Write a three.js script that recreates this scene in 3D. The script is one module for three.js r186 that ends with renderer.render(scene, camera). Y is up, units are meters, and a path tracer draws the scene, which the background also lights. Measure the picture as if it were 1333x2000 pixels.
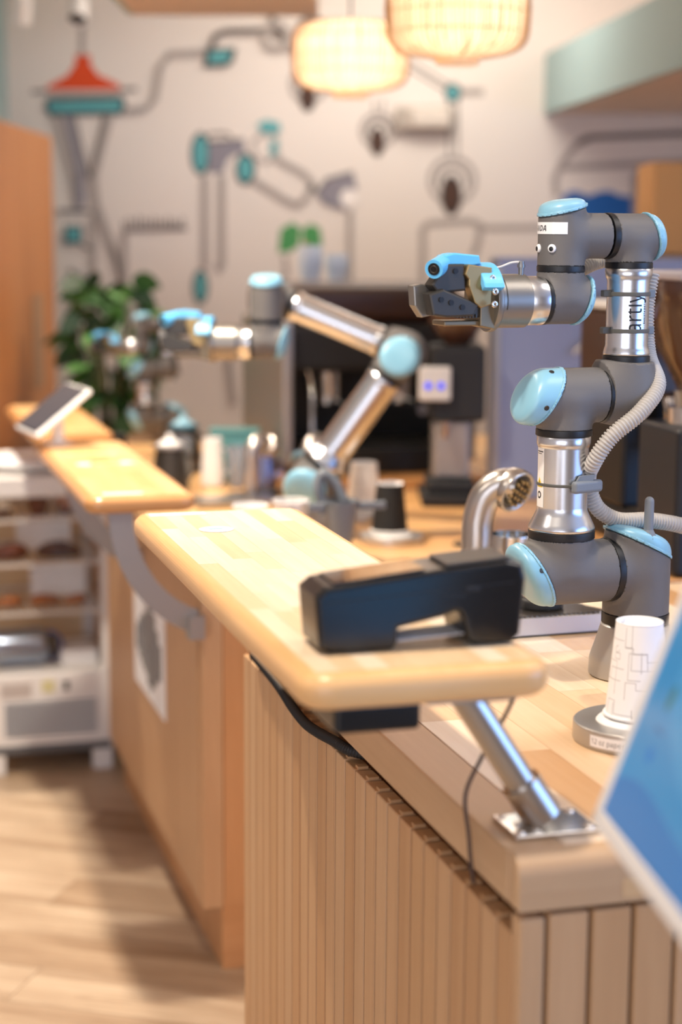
import * as THREE from 'three';
import { RoundedBoxGeometry } from 'three/addons/geometries/RoundedBoxGeometry.js';
import { mergeGeometries } from 'three/addons/utils/BufferGeometryUtils.js';
import { RectAreaLightUniformsLib } from 'three/addons/lights/RectAreaLightUniformsLib.js';

// ---------------------------------------------------------------- camera, lights, exposure
RectAreaLightUniformsLib.init();
const scene = new THREE.Scene();
const renderer = new THREE.WebGLRenderer({ antialias: true });
renderer.toneMapping = THREE.LinearToneMapping;
renderer.toneMappingExposure = 0.67;
renderer.shadowMap.enabled = true;
const R = THREE.MathUtils.degToRad;
const YAW = R(15.95);                                   // the room and the view are turned from the bar's length by this much
const camera = new THREE.PerspectiveCamera(32.33, 1333 / 2000, 0.05, 60);
camera.position.set(0, 1.53, 0);
camera.rotation.set(R(-9.12), -YAW, R(0.36), 'YXZ');
camera.focus = 2.39;
camera.userData.fStop = 2.1;
camera.updateProjectionMatrix();
scene.background = new THREE.Color(0xbfd6f2);           // daylight outside the shop front
const V = (x, y, z) => new THREE.Vector3(x, y, z);
// room frame: s to the right, y up, d away from the shop front
const room = (s, y, d) => V(s, y, -d).applyAxisAngle(V(0, 1, 0), -YAW);
function areaLight(name, pos, target, w, h, color, intensity) {
  const l = new THREE.RectAreaLight(color, intensity, w, h); l.name = name;
  l.position.copy(pos); l.lookAt(target); scene.add(l); return l;
}
function spot(name, pos, target, color, intensity, angle, radius) {
  const l = new THREE.SpotLight(color, intensity, 0, angle, 0.6, 2); l.name = name;
  l.position.copy(pos); l.target.position.copy(target); l.castShadow = true; l.shadow.radius = radius; l.shadow.mapSize.set(1024, 1024);
  scene.add(l, l.target); return l;
}
const PANELS = [[1.3, 2.2], [1.9, 5.0], [2.7, 3.2], [-1.9, 1.6], [0.2, 6.2]];       // unseen ceiling panels added to light bar and mural wall, s and d
const CEIL = 2.75;
PANELS.forEach(([s, d], i) => areaLight('added_ceiling_panel_' + i, room(s, CEIL - 0.035, d), room(s, 0, d), 1.1, 0.55, 0xfff6ec, LP(i)));
function LP(i) { return [9, 18, 10, 7, 14.5][i]; }
// daylight through the shop front behind the camera and through the side window
areaLight('shop_front_daylight', room(-1.2, 1.45, -2.36), room(-1.2, 1.2, 3), 3.6, 2.1, 0xf2f2ff, 5.0);
areaLight('side_window_daylight', room(3.36, 1.6, 1.1), room(0.5, 1.3, 2.2), 2.4, 1.5, 0x84b6ff, 9.0);
// track heads over the customers' side
const TRACK = [[0.3, -1.75], [0.335, -3.5], [0.3, -5.2]];
TRACK.forEach(([x, z], i) => spot('track_spot_' + i, V(x, 2.52, z), V(x + 0.08, 0, z), 0xfff0dc, [11, 30, 24][i], 0.95, 2.2));

// ---------------------------------------------------------------- helpers
let seed = 11;
const rnd = () => { seed = (seed * 1664525 + 1013904223) >>> 0; return seed / 4294967296; };
const rr = (a, b) => a + (b - a) * rnd();
const taken = {};
function numbered(n) { if (taken[n] === undefined) { taken[n] = 0; return n; } taken[n]++; return n + '_' + String(taken[n]).padStart(3, '0'); }
function fin(o) { o.traverse(c => { if (c.isMesh) { c.castShadow = true; c.receiveShadow = true; } }); return o; }
function thing(name, label, category, group) {
  const g = new THREE.Group(); g.name = numbered(name); g.userData = { label, category }; if (group) g.userData.group = group;
  scene.add(g); return g;
}
function single(name, label, category, geo, mat, group) {
  const m = new THREE.Mesh(geo, mat); m.name = numbered(name); m.userData = { label, category }; if (group) m.userData.group = group;
  scene.add(m); return m;
}
function part(parent, name, geo, mat, label) {
  const m = new THREE.Mesh(Array.isArray(geo) ? merge(geo) : geo, mat); m.name = name; if (label) m.userData.label = label; parent.add(m); return m;
}
function struct(name, geo, mat, label) {
  const m = new THREE.Mesh(Array.isArray(geo) ? merge(geo) : geo, mat); m.name = name; m.userData = { kind: 'structure', label, category: name.split('_')[0] }; scene.add(m); return m;
}
function merge(list) {
  return mergeGeometries(list.map(g => { const n = g.index ? g.toNonIndexed() : g.clone(); for (const k of Object.keys(n.attributes)) if (!['position', 'normal', 'uv'].includes(k)) n.deleteAttribute(k); if (!n.attributes.uv) n.setAttribute('uv', new THREE.BufferAttribute(new Float32Array(n.attributes.position.count * 2), 2)); return n; }));
}
const box = (x0, x1, y0, y1, z0, z1) => new THREE.BoxGeometry(x1 - x0, y1 - y0, z1 - z0).translate((x0 + x1) / 2, (y0 + y1) / 2, (z0 + z1) / 2);
const rbox = (x0, x1, y0, y1, z0, z1, r, n = 3) => new RoundedBoxGeometry(x1 - x0, y1 - y0, z1 - z0, n, r).translate((x0 + x1) / 2, (y0 + y1) / 2, (z0 + z1) / 2);
function rod(a, b, r0, r1 = r0, n = 20) {
  const d = b.clone().sub(a), g = new THREE.CylinderGeometry(r1, r0, d.length(), n);
  return g.applyQuaternion(new THREE.Quaternion().setFromUnitVectors(V(0, 1, 0), d.clone().normalize())).translate((a.x + b.x) / 2, (a.y + b.y) / 2, (a.z + b.z) / 2);
}
const lathe = (pts, n = 40) => new THREE.LatheGeometry(pts.map(p => new THREE.Vector2(p[0], p[1])), n);
const tube = (pts, r, n = 60, m = 10) => new THREE.TubeGeometry(new THREE.CatmullRomCurve3(pts), n, r, m);
// uv in metres, u along the grain axis (0 x, 1 y, 2 z)
function uvm(g, grain = 0, off = 0) {
  const p = g.attributes.position, n = g.attributes.normal, uv = new Float32Array(p.count * 2);
  for (let i = 0; i < p.count; i++) {
    const a = [Math.abs(n.getX(i)), Math.abs(n.getY(i)), Math.abs(n.getZ(i))], c = [p.getX(i), p.getY(i), p.getZ(i)];
    const k = a.indexOf(Math.max(...a)); let ax = [0, 1, 2].filter(q => q !== k); if (ax[1] === grain) ax.reverse();
    uv[2 * i] = c[ax[0]] + off; uv[2 * i + 1] = c[ax[1]] + off * 1.7;
  }
  g.setAttribute('uv', new THREE.BufferAttribute(uv, 2)); return g;
}
function noise2(sd) {
  const T = new Float32Array(65536); let q = sd >>> 0; for (let i = 0; i < 65536; i++) { q = (q * 1664525 + 1013904223) >>> 0; T[i] = q / 4294967296; }
  return (x, y, px, py) => {
    const xi = Math.floor(x), yi = Math.floor(y), fx = x - xi, fy = y - yi, sx = fx * fx * (3 - 2 * fx), sy = fy * fy * (3 - 2 * fy);
    const t = (a, b) => T[((((a % px) + px) % px) * 251 + (((b % py) + py) % py) * 17) & 65535];
    return (t(xi, yi) * (1 - sx) + t(xi + 1, yi) * sx) * (1 - sy) + (t(xi, yi + 1) * (1 - sx) + t(xi + 1, yi + 1) * sx) * sy;
  };
}
function dataTex(w, h, fn, srgb = true) {
  const d = new Uint8Array(w * h * 4);
  for (let y = 0; y < h; y++) for (let x = 0; x < w; x++) { const c = fn(x / w, y / h), i = 4 * (y * w + x); d[i] = c[0]; d[i + 1] = c[1]; d[i + 2] = c[2]; d[i + 3] = 255; }
  const t = new THREE.DataTexture(d, w, h); t.wrapS = t.wrapT = THREE.RepeatWrapping; t.magFilter = THREE.LinearFilter; t.minFilter = THREE.LinearMipmapLinearFilter; t.generateMipmaps = true;
  if (srgb) t.colorSpace = THREE.SRGBColorSpace; t.needsUpdate = true; return t;
}
// wood grain: fine streaks along u, broad figure, a few flecks; one metre a tile along u, 0.5 m across
function woodTex(sd, a, b, contrast, cross = 1) {
  const n = noise2(sd);
  const t = dataTex(512, 512, (u, v) => {
    const broad = n(u * 3, v * 22 * cross + n(u * 4, v * 6, 4, 6) * 1.6, 3, 9999), fine = n(u * 9, v * 150, 9, 150), fleck = n(u * 34, v * 120, 34, 120);
    let k = 0.55 * broad + 0.3 * fine + 0.15 * fleck; k = 0.5 + (k - 0.5) * contrast; k = Math.min(1, Math.max(0, k));
    return [0, 1, 2].map(i => a[i] * (1 - k) + b[i] * k);
  });
  t.repeat.set(1, 2); return t;
}
const std = (color, roughness = 0.6, metalness = 0, extra = {}) => new THREE.MeshStandardMaterial({ color, roughness, metalness, ...extra });
const phys = (o) => new THREE.MeshPhysicalMaterial(o);
const grit = dataTex(256, 256, (() => { const n = noise2(5); return (u, v) => { const k = 90 + 120 * n(u * 128, v * 128, 128, 128) * 0.6 + 60 * n(u * 64, v * 64, 64, 64); return [k, k, k]; }; })(), false);
grit.repeat.set(6, 6);
const mapleTex = woodTex(3, [242, 228, 208], [224, 200, 170], 0.9);
const beechTex = woodTex(8, [212, 188, 158], [192, 164, 132], 0.8);
const cherryTex = woodTex(21, [212, 176, 138], [188, 148, 108], 0.9);
const honeyTex = woodTex(44, [238, 204, 158], [216, 174, 124], 0.9);
const oakTex = woodTex(33, [222, 208, 190], [172, 150, 128], 1.5, 0.45);
const M = {};
const wood = (tex, color, roughness = 0.45) => std(color, roughness, 0, { map: tex });
M.maple = ['#fffdf8', '#fbf1e4', '#f3e2c8', '#e8cfac', '#fff9f0', '#dcb98e'].map(c => wood(mapleTex, c, 0.36));
M.mapleBold = ['#fffdf8', '#f7ebdc', '#efdac0', '#e8d0b0', '#fff7ee', '#d8b690'].map(c => wood(mapleTex, c, 0.36));
M.slat = ['#f4ddc4', '#f0d6b8', '#f6e2cc', '#ecd0b2'].map(c => wood(beechTex, c, 0.5));
M.cab = wood(beechTex, '#f0dac4', 0.5); M.cabEnd = wood(cherryTex, '#f6dfc6', 0.5);
M.trim = wood(beechTex, '#f4e4d2', 0.45);
M.honey = wood(cherryTex, '#ffe6c4', 0.26);
M.honeyTop = ['#fff4e2', '#fff0da', '#fae6ca', '#fff7ea'].map(c => wood(honeyTex, c, 0.3));
M.plank = ['#e6dccf', '#dccfc0', '#d0c0ae', '#eae1d5', '#c8b7a4'].map(c => wood(oakTex, c, 0.5));
M.darkGap = std('#33200f', 0.9);
M.wall = std('#e6ded5', 0.9); M.ceil = std('#d8d2ca', 0.9); M.teal = std('#9fb6b5', 0.85); M.bulkhead = std('#d9c6b8', 0.9);
M.urGrey = std('#6a6765', 0.62, 0.25, { bumpMap: grit, bumpScale: 0.0002 });
M.urBlue = phys({ color: '#84b9cf', roughness: 0.38, clearcoat: 0.25, clearcoatRoughness: 0.3 });
M.black = std('#0d0d0f', 0.45); M.blackSoft = std('#141416', 0.6); M.blackGloss = phys({ color: '#08090b', roughness: 0.26, clearcoat: 0.2, clearcoatRoughness: 0.25 });
M.alu = std('#d3d5d8', 0.27, 1.0); M.aluMatte = std('#a9a6a2', 0.42, 0.9); M.steel = std('#bdb7b0', 0.28, 1.0); M.chrome = std('#dcd8d2', 0.12, 1.0);
M.darkMetal = std('#4c4945', 0.42, 0.8); M.brass = std('#a58d62', 0.4, 0.85); M.gripGrey = std('#8d8983', 0.4, 0.85);
M.hose = std('#b7b1aa', 0.55); M.grayPlastic = std('#767c82', 0.5); M.white = std('#f1efec', 0.5); M.whiteGloss = phys({ color: '#f3f2f0', roughness: 0.25, clearcoat: 0.4 });
M.paper = std('#f4f2ef', 0.75); M.greyWhite = std('#cfcac4', 0.55); M.rubber = std('#2a2a2b', 0.8);
M.glass = phys({ color: '#ffffff', roughness: 0.03, transmission: 1, thickness: 0, ior: 1.45 });
M.brown = std('#3a2419', 0.4); M.hopper = phys({ color: '#4a2c1c', roughness: 0.25, clearcoat: 0.5 });
M.blueSteel = std('#8990a8', 0.5, 0.2);
function canvasTex(w, h, draw) {
  const c = document.createElement('canvas'); c.width = w; c.height = h; draw(c.getContext('2d'), w, h);
  const t = new THREE.CanvasTexture(c); t.colorSpace = THREE.SRGBColorSpace; return t;
}
// signed distance meshing (surface nets), for castings whose branches blend
function sdfMesh(f, lo, hi, h) {
  const nx = Math.ceil((hi[0] - lo[0]) / h) + 1, ny = Math.ceil((hi[1] - lo[1]) / h) + 1, nz = Math.ceil((hi[2] - lo[2]) / h) + 1;
  const val = new Float32Array(nx * ny * nz), id = (i, j, k) => (k * ny + j) * nx + i;
  for (let k = 0; k < nz; k++) for (let j = 0; j < ny; j++) for (let i = 0; i < nx; i++) val[id(i, j, k)] = f(lo[0] + i * h, lo[1] + j * h, lo[2] + k * h);
  const vid = new Int32Array(nx * ny * nz).fill(-1), pos = [], nor = [], idx = [];
  const grad = (x, y, z) => { const e = 4e-4; const g = [f(x + e, y, z) - f(x - e, y, z), f(x, y + e, z) - f(x, y - e, z), f(x, y, z + e) - f(x, y, z - e)]; const l = Math.hypot(...g) || 1; return g.map(q => q / l); };
  for (let k = 0; k < nz - 1; k++) for (let j = 0; j < ny - 1; j++) for (let i = 0; i < nx - 1; i++) {
    let n = 0, sx = 0, sy = 0, sz = 0;
    const c = (a, b) => { const va = val[id(i + a[0], j + a[1], k + a[2])], vb = val[id(i + b[0], j + b[1], k + b[2])]; if ((va < 0) !== (vb < 0)) { const t = va / (va - vb); sx += a[0] + (b[0] - a[0]) * t; sy += a[1] + (b[1] - a[1]) * t; sz += a[2] + (b[2] - a[2]) * t; n++; } };
    for (const u of [0, 1]) for (const v of [0, 1]) { c([0, u, v], [1, u, v]); c([u, 0, v], [u, 1, v]); c([u, v, 0], [u, v, 1]); }
    if (!n) continue;
    let x = lo[0] + (i + sx / n) * h, y = lo[1] + (j + sy / n) * h, z = lo[2] + (k + sz / n) * h, g;
    for (let q = 0; q < 2; q++) { g = grad(x, y, z); const d = Math.max(-h, Math.min(h, f(x, y, z))) * 0.8; x -= g[0] * d; y -= g[1] * d; z -= g[2] * d; }
    g = grad(x, y, z); vid[id(i, j, k)] = pos.length / 3; pos.push(x, y, z); nor.push(...g);
  }
  const quad = (a, b, c, d, flip) => { if (a < 0 || b < 0 || c < 0 || d < 0) return; flip ? idx.push(a, c, b, a, d, c) : idx.push(a, b, c, a, c, d); };
  for (let k = 1; k < nz - 1; k++) for (let j = 1; j < ny - 1; j++) for (let i = 1; i < nx - 1; i++) {
    const v = val[id(i, j, k)] < 0;
    if (v !== (val[id(i + 1, j, k)] < 0)) quad(vid[id(i, j - 1, k - 1)], vid[id(i, j, k - 1)], vid[id(i, j, k)], vid[id(i, j - 1, k)], !v);
    if (v !== (val[id(i, j + 1, k)] < 0)) quad(vid[id(i - 1, j, k - 1)], vid[id(i - 1, j, k)], vid[id(i, j, k)], vid[id(i, j, k - 1)], !v);
    if (v !== (val[id(i, j, k + 1)] < 0)) quad(vid[id(i - 1, j - 1, k)], vid[id(i, j - 1, k)], vid[id(i, j, k)], vid[id(i - 1, j, k)], !v);
  }
  const g = new THREE.BufferGeometry(); g.setAttribute('position', new THREE.Float32BufferAttribute(pos, 3)); g.setAttribute('normal', new THREE.Float32BufferAttribute(nor, 3));
  const uv = new Float32Array(pos.length / 3 * 2); for (let i = 0; i < pos.length / 3; i++) { uv[2 * i] = (pos[3 * i] + pos[3 * i + 2]) * 5; uv[2 * i + 1] = (pos[3 * i + 1] + pos[3 * i + 2] * 0.5) * 5; }
  g.setAttribute('uv', new THREE.BufferAttribute(uv, 2)); g.setIndex(idx); return g;
}
const smin = (a, b, k) => { const q = Math.max(k - Math.abs(a - b), 0) / k; return Math.min(a, b) - q * q * k / 4; };
const smax = (a, b, k) => -smin(-a, -b, k);
const MURAL = [
 ['tower_mural', 'painted lattice tower with an orange saucer roof and teal deck on the wall', [
  ['s','spire','pipe',0.0223,[-1.007,2.398,-1.011,2.179]],
  ['f','roof','orange',0,[-1.038,2.182,-0.975,2.183,-0.979,2.152,-0.949,2.11,-0.864,2.072,-0.87,2.053,-1.147,2.051,-1.147,2.066,-1.067,2.107,-1.035,2.152]],
  ['s','deck_line','line',0.0142,[-1.207,2.043,-1.147,2.047]],
  ['s','deck_line','line',0.0142,[-0.866,2.053,-0.799,2.057]],
  ['s','railing_bar','dark',0.0061,[-1.136,2.043,-1.136,2.012]],
  ['s','railing_bar','dark',0.0061,[-1.119,2.043,-1.12,2.012]],
  ['s','railing_bar','dark',0.0061,[-1.102,2.043,-1.103,2.013]],
  ['s','railing_bar','dark',0.0061,[-1.086,2.044,-1.086,2.013]],
  ['s','railing_bar','dark',0.0061,[-1.069,2.044,-1.07,2.013]],
  ['s','railing_bar','dark',0.0061,[-1.053,2.044,-1.053,2.013]],
  ['s','railing_bar','dark',0.0061,[-1.036,2.044,-1.036,2.013]],
  ['s','railing_bar','dark',0.0061,[-1.019,2.044,-1.02,2.013]],
  ['s','railing_bar','dark',0.0061,[-1.003,2.044,-1.003,2.013]],
  ['s','railing_bar','dark',0.0061,[-0.986,2.044,-0.986,2.013]],
  ['s','railing_bar','dark',0.0061,[-0.969,2.044,-0.97,2.013]],
  ['s','railing_bar','dark',0.0061,[-0.953,2.044,-0.953,2.013]],
  ['s','railing_bar','dark',0.0061,[-0.936,2.044,-0.937,2.014]],
  ['s','railing_bar','dark',0.0061,[-0.919,2.045,-0.92,2.014]],
  ['s','railing_bar','dark',0.0061,[-0.903,2.045,-0.903,2.014]],
  ['s','railing_bar','dark',0.0061,[-0.886,2.045,-0.887,2.014]],
  ['s','railing_bar','dark',0.0061,[-0.87,2.045,-0.87,2.014]],
  ['f','deck','dark',0,[-1.154,2.016,-0.851,2.026,-0.843,1.999,-0.856,1.96,-1.139,1.952,-1.155,1.983]],
  ['f','deck_fill','teal',0,[-1.14,2.005,-0.865,2.014,-0.855,1.997,-0.865,1.973,-1.131,1.966,-1.143,1.985]],
  ['s','leg','pipe',0.0183,[-1.118,1.954,-1.058,1.723,-1.04,1.605]],
  ['s','leg','slate',0.0325,[-1.07,1.955,-1.022,1.752,-1.024,1.605]],
  ['s','leg','pipe',0.0284,[-0.905,1.956,-0.971,1.723,-0.964,1.625]],
  ['s','leg','line',0.0101,[-0.925,1.956,-0.983,1.717]],
  ['s','leg','line',0.0081,[-1.044,1.955,-0.987,1.717]],
  ['s','leg','pipe',0.0264,[-0.964,1.625,-0.868,1.358,-0.852,1.178]],
  ['s','leg','line',0.0101,[-0.899,1.457,-0.845,1.238]],
  ['s','brace','line',0.0122,[-1.117,1.591,-0.989,1.591]],
  ['s','brace','pipe',0.0183,[-0.973,1.588,-0.977,1.298]],
  ['f','block','dark',0,[-1.088,1.535,-1.018,1.536,-1.019,1.465,-1.089,1.464]],
  ['f','block_fill','teal',0,[-1.078,1.526,-1.028,1.526,-1.029,1.474,-1.079,1.474]],
  ['s','brace','line',0.0122,[-1.027,1.461,-0.987,1.445]],
  ['s','brace','line',0.0183,[-1.073,1.361,-0.821,1.194]],
  ['s','brace','pipe',0.0223,[-1.057,1.337,-1.061,1.137]],
  ['s','conduit','pipe',0.0223,[-0.844,1.975,-0.768,1.98,-0.728,2.019,-0.707,2.138,-0.671,2.189,-0.529,2.199]],
  ['f','junction','dark',0,[-0.533,2.209,-0.413,2.213,-0.426,2.159,-0.45,2.144,-0.537,2.141]],
  ['f','junction_fill','teal',0,[-0.515,2.195,-0.434,2.2,-0.446,2.161,-0.521,2.155]],
  ['s','conduit','line',0.0223,[-0.509,2.211,-0.497,2.255,-0.458,2.274,-0.296,2.279]],
  ['s','conduit','line',0.0223,[-0.194,2.354,-0.207,2.36,-0.221,2.361,-0.236,2.359,-0.249,2.354,-0.26,2.346,-0.269,2.334,-0.275,2.322,-0.276,2.308,-0.275,2.294,-0.269,2.281,-0.26,2.27,-0.249,2.262,-0.236,2.256,-0.221,2.255]],
  ['s','conduit','pipe',0.0223,[-0.213,2.256,-0.218,2.237,-0.231,2.22,-0.25,2.211,-0.271,2.211,-0.29,2.22,-0.303,2.236,-0.308,2.256,-0.303,2.276,-0.29,2.292,-0.271,2.301,-0.25,2.301,-0.231,2.292,-0.218,2.276,-0.213,2.256]],
  ['s','conduit','pipe',0.0203,[-0.221,2.214,-0.142,2.219]],
  ['s','conduit','line',0.0183,[-0.164,2.263,-0.168,2.271,-0.17,2.28,-0.17,2.29,-0.167,2.299,-0.163,2.307,-0.156,2.314,-0.149,2.32,-0.14,2.324,-0.13,2.326,-0.121,2.325,-0.111,2.323,-0.103,2.319,-0.095,2.313,-0.089,2.305]],
 ]],
 ['lettering_mural', 'painted skyline lettering on a thin grey stem on the wall', [
  ['s','letter_stroke','line',0.0081,[-0.858,1.521,-0.857,1.553]],
  ['s','letter_stroke','line',0.0081,[-0.838,1.522,-0.838,1.567]],
  ['s','letter_stroke','line',0.0081,[-0.819,1.522,-0.819,1.559]],
  ['s','letter_stroke','line',0.0081,[-0.8,1.523,-0.799,1.573]],
  ['s','letter_stroke','line',0.0081,[-0.781,1.523,-0.78,1.565]],
  ['s','letter_stroke','line',0.0081,[-0.761,1.524,-0.761,1.557]],
  ['s','letter_stroke','line',0.0081,[-0.742,1.524,-0.742,1.571]],
  ['s','letter_stroke','line',0.0081,[-0.723,1.525,-0.722,1.563]],
  ['s','letter_stroke','line',0.0081,[-0.704,1.525,-0.703,1.556]],
  ['s','letter_stroke','line',0.0081,[-0.684,1.526,-0.684,1.57]],
  ['s','letter_stroke','line',0.0081,[-0.665,1.526,-0.665,1.562]],
  ['s','letter_stroke','line',0.0081,[-0.646,1.527,-0.646,1.554]],
  ['s','letter_stroke','line',0.0081,[-0.627,1.527,-0.626,1.568]],
  ['s','underline','line',0.0101,[-0.862,1.517,-0.609,1.525]],
  ['s','stem','pipe',0.0243,[-0.856,1.513,-0.86,1.218]],
 ]],
 ['robot_arm_mural', 'painted grey robot arm with teal joint caps pouring into a cup on the wall', [
  ['f','joint_cap','dark',0,[-0.515,1.814,-0.517,1.789,-0.523,1.766,-0.532,1.748,-0.543,1.736,-0.556,1.732,-0.568,1.736,-0.579,1.747,-0.588,1.765,-0.593,1.788,-0.595,1.814,-0.593,1.839,-0.587,1.862,-0.578,1.88,-0.567,1.892,-0.555,1.896,-0.542,1.892,-0.531,1.88,-0.523,1.862,-0.517,1.839]],
  ['f','joint_cap_fill','teal',0,[-0.527,1.814,-0.529,1.793,-0.533,1.774,-0.539,1.759,-0.547,1.749,-0.556,1.745,-0.564,1.749,-0.572,1.758,-0.578,1.773,-0.582,1.793,-0.583,1.814,-0.581,1.835,-0.577,1.854,-0.571,1.869,-0.563,1.879,-0.555,1.882,-0.546,1.879,-0.538,1.869,-0.532,1.854,-0.528,1.835]],
  ['f','shoulder','slate',0,[-0.523,1.857,-0.388,1.866,-0.38,1.819,-0.436,1.805,-0.456,1.779,-0.464,1.74,-0.524,1.74]],
  ['s','bracket','line',0.0101,[-0.531,1.872,-0.519,1.888,-0.455,1.892,-0.435,1.877]],
  ['s','bracket','line',0.0101,[-0.523,1.857,-0.384,1.868]],
  ['s','upright','pipe',0.0304,[-0.54,1.732,-0.542,1.37]],
  ['s','upright','pipe',0.0304,[-0.474,1.732,-0.475,1.39,-0.494,1.36]],
  ['f','joint_cap','dark',0,[-0.526,1.3,-0.528,1.279,-0.533,1.26,-0.54,1.245,-0.549,1.236,-0.559,1.232,-0.569,1.235,-0.578,1.245,-0.585,1.26,-0.589,1.279,-0.591,1.3,-0.589,1.321,-0.584,1.34,-0.577,1.355,-0.568,1.365,-0.558,1.368,-0.548,1.365,-0.539,1.355,-0.532,1.34,-0.528,1.321]],
  ['f','joint_cap_fill','teal',0,[-0.536,1.3,-0.537,1.283,-0.541,1.267,-0.546,1.255,-0.552,1.247,-0.559,1.244,-0.566,1.247,-0.572,1.255,-0.577,1.267,-0.58,1.283,-0.581,1.3,-0.579,1.317,-0.576,1.333,-0.571,1.345,-0.565,1.353,-0.558,1.356,-0.551,1.353,-0.545,1.346,-0.54,1.333,-0.537,1.318]],
  ['s','elbow','pipe',0.0101,[-0.35,1.864,-0.316,1.889,-0.261,1.89,-0.251,1.816,-0.3,1.78,-0.344,1.805,-0.35,1.864]],
  ['f','elbow_cap','teal',0,[-0.334,1.928,-0.3,1.944,-0.249,1.933,-0.241,1.901,-0.276,1.89,-0.32,1.897]],
  ['f','elbow_side','teal',0,[-0.28,1.864,-0.251,1.87,-0.261,1.806,-0.288,1.812]],
  ['f','joint_cap','dark',0,[-0.34,1.756,-0.342,1.738,-0.348,1.721,-0.357,1.707,-0.368,1.699,-0.38,1.695,-0.393,1.698,-0.404,1.707,-0.412,1.72,-0.418,1.737,-0.42,1.756,-0.418,1.775,-0.412,1.792,-0.403,1.805,-0.392,1.814,-0.38,1.817,-0.368,1.814,-0.357,1.805,-0.348,1.792,-0.342,1.775]],
  ['f','joint_cap_fill','teal',0,[-0.352,1.756,-0.354,1.742,-0.358,1.729,-0.364,1.718,-0.372,1.712,-0.38,1.709,-0.389,1.711,-0.397,1.718,-0.403,1.728,-0.407,1.742,-0.408,1.756,-0.407,1.771,-0.403,1.784,-0.396,1.794,-0.389,1.801,-0.38,1.803,-0.371,1.801,-0.364,1.794,-0.357,1.784,-0.354,1.771]],
  ['s','link','pipe',0.0243,[-0.261,1.796,-0.149,1.738,-0.121,1.703,-0.145,1.64,-0.18,1.62,-0.22,1.636,-0.348,1.713]],
  ['f','pivot','dark',0,[-0.107,1.685,-0.107,1.681,-0.109,1.676,-0.112,1.673,-0.115,1.67,-0.119,1.67,-0.122,1.67,-0.126,1.673,-0.128,1.676,-0.13,1.68,-0.131,1.685,-0.13,1.69,-0.128,1.694,-0.126,1.698,-0.122,1.7,-0.119,1.701,-0.115,1.7,-0.112,1.698,-0.109,1.695,-0.107,1.69]],
  ['f','pitcher','slate',0,[-0.105,1.664,-0.069,1.723,0.038,1.751,0.055,1.69,0.004,1.598,-0.077,1.625]],
  ['f','pitcher_mouth','white',0,[0.057,1.647,0.056,1.636,0.051,1.625,0.043,1.617,0.034,1.611,0.024,1.609,0.013,1.611,0.004,1.616,-0.004,1.625,-0.009,1.635,-0.011,1.647,-0.009,1.658,-0.004,1.669,0.003,1.677,0.013,1.682,0.023,1.684,0.034,1.682,0.043,1.677,0.051,1.669,0.055,1.659]],
  ['s','pitcher_rim','line',0.0101,[-0.105,1.664,-0.061,1.719,0.039,1.747]],
  ['s','stream','pipe',0.0223,[0.028,1.598,0.03,1.274]],
  ['s','stream','pipe',0.0264,[-0.446,1.14,-0.447,0.979,-0.431,0.836]],
 ]],
 ['palm_mural', 'painted green palm on a tan trunk on the wall', [
  ['f','foliage','green',0,[-0.254,1.434,-0.244,1.525,-0.196,1.553,-0.164,1.529,-0.172,1.462,-0.208,1.438]],
  ['f','foliage','green',0,[-0.16,1.525,-0.128,1.549,-0.088,1.53,-0.08,1.459,-0.128,1.446,-0.156,1.466]],
  ['f','trunk','tan',0,[-0.164,1.47,-0.13,1.47,-0.127,1.303,-0.164,1.303]],
  ['s','stem','pipe',0.0183,[-0.228,1.422,-0.22,1.352,-0.25,1.326]],
 ]],
 ['bean_pendant_mural', 'painted brown coffee bean hanging in a ring beside the tower conduit', [
  ['s','cord','line',0.0071,[-0.15,2.194,-0.15,2.137]],
  ['s','cord','line',0.0071,[-0.117,2.194,-0.116,2.137]],
  ['s','outer_ring','pipe',0.0183,[-0.069,2.079,-0.072,2.058,-0.081,2.04,-0.096,2.025,-0.115,2.016,-0.136,2.013,-0.157,2.016,-0.175,2.025,-0.19,2.039,-0.2,2.058,-0.203,2.078,-0.2,2.098,-0.19,2.117,-0.176,2.131,-0.157,2.14,-0.136,2.144,-0.115,2.141,-0.097,2.132,-0.082,2.117,-0.072,2.099,-0.069,2.079]],
  ['s','inner_ring','line',0.0122,[-0.177,2.06,-0.18,2.071,-0.179,2.083,-0.175,2.094,-0.168,2.103,-0.159,2.111,-0.148,2.115,-0.136,2.117,-0.124,2.116,-0.113,2.111,-0.104,2.104,-0.097,2.094,-0.093,2.083,-0.092,2.072,-0.095,2.06]],
  ['f','bean','dark',0,[-0.107,2.034,-0.109,2.016,-0.113,1.999,-0.12,1.986,-0.129,1.978,-0.139,1.975,-0.149,1.978,-0.158,1.986,-0.165,1.999,-0.17,2.016,-0.171,2.034,-0.17,2.052,-0.165,2.069,-0.158,2.082,-0.149,2.09,-0.139,2.093,-0.13,2.09,-0.121,2.082,-0.113,2.069,-0.109,2.052]],
  ['f','bean_fill','brown',0,[-0.114,2.034,-0.115,2.018,-0.119,2.004,-0.124,1.993,-0.131,1.986,-0.139,1.983,-0.147,1.985,-0.154,1.993,-0.16,2.004,-0.163,2.018,-0.164,2.034,-0.163,2.05,-0.16,2.064,-0.154,2.075,-0.147,2.082,-0.139,2.085,-0.132,2.082,-0.125,2.075,-0.119,2.064,-0.115,2.05]],
 ]],
 ['bean_pendant_mural', 'painted brown coffee bean hanging in a ring below the straight conduit', [
  ['s','cord','line',0.0071,[0.12,2.022,0.12,1.962]],
  ['s','cord','line',0.0071,[0.153,2.022,0.154,1.962]],
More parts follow.
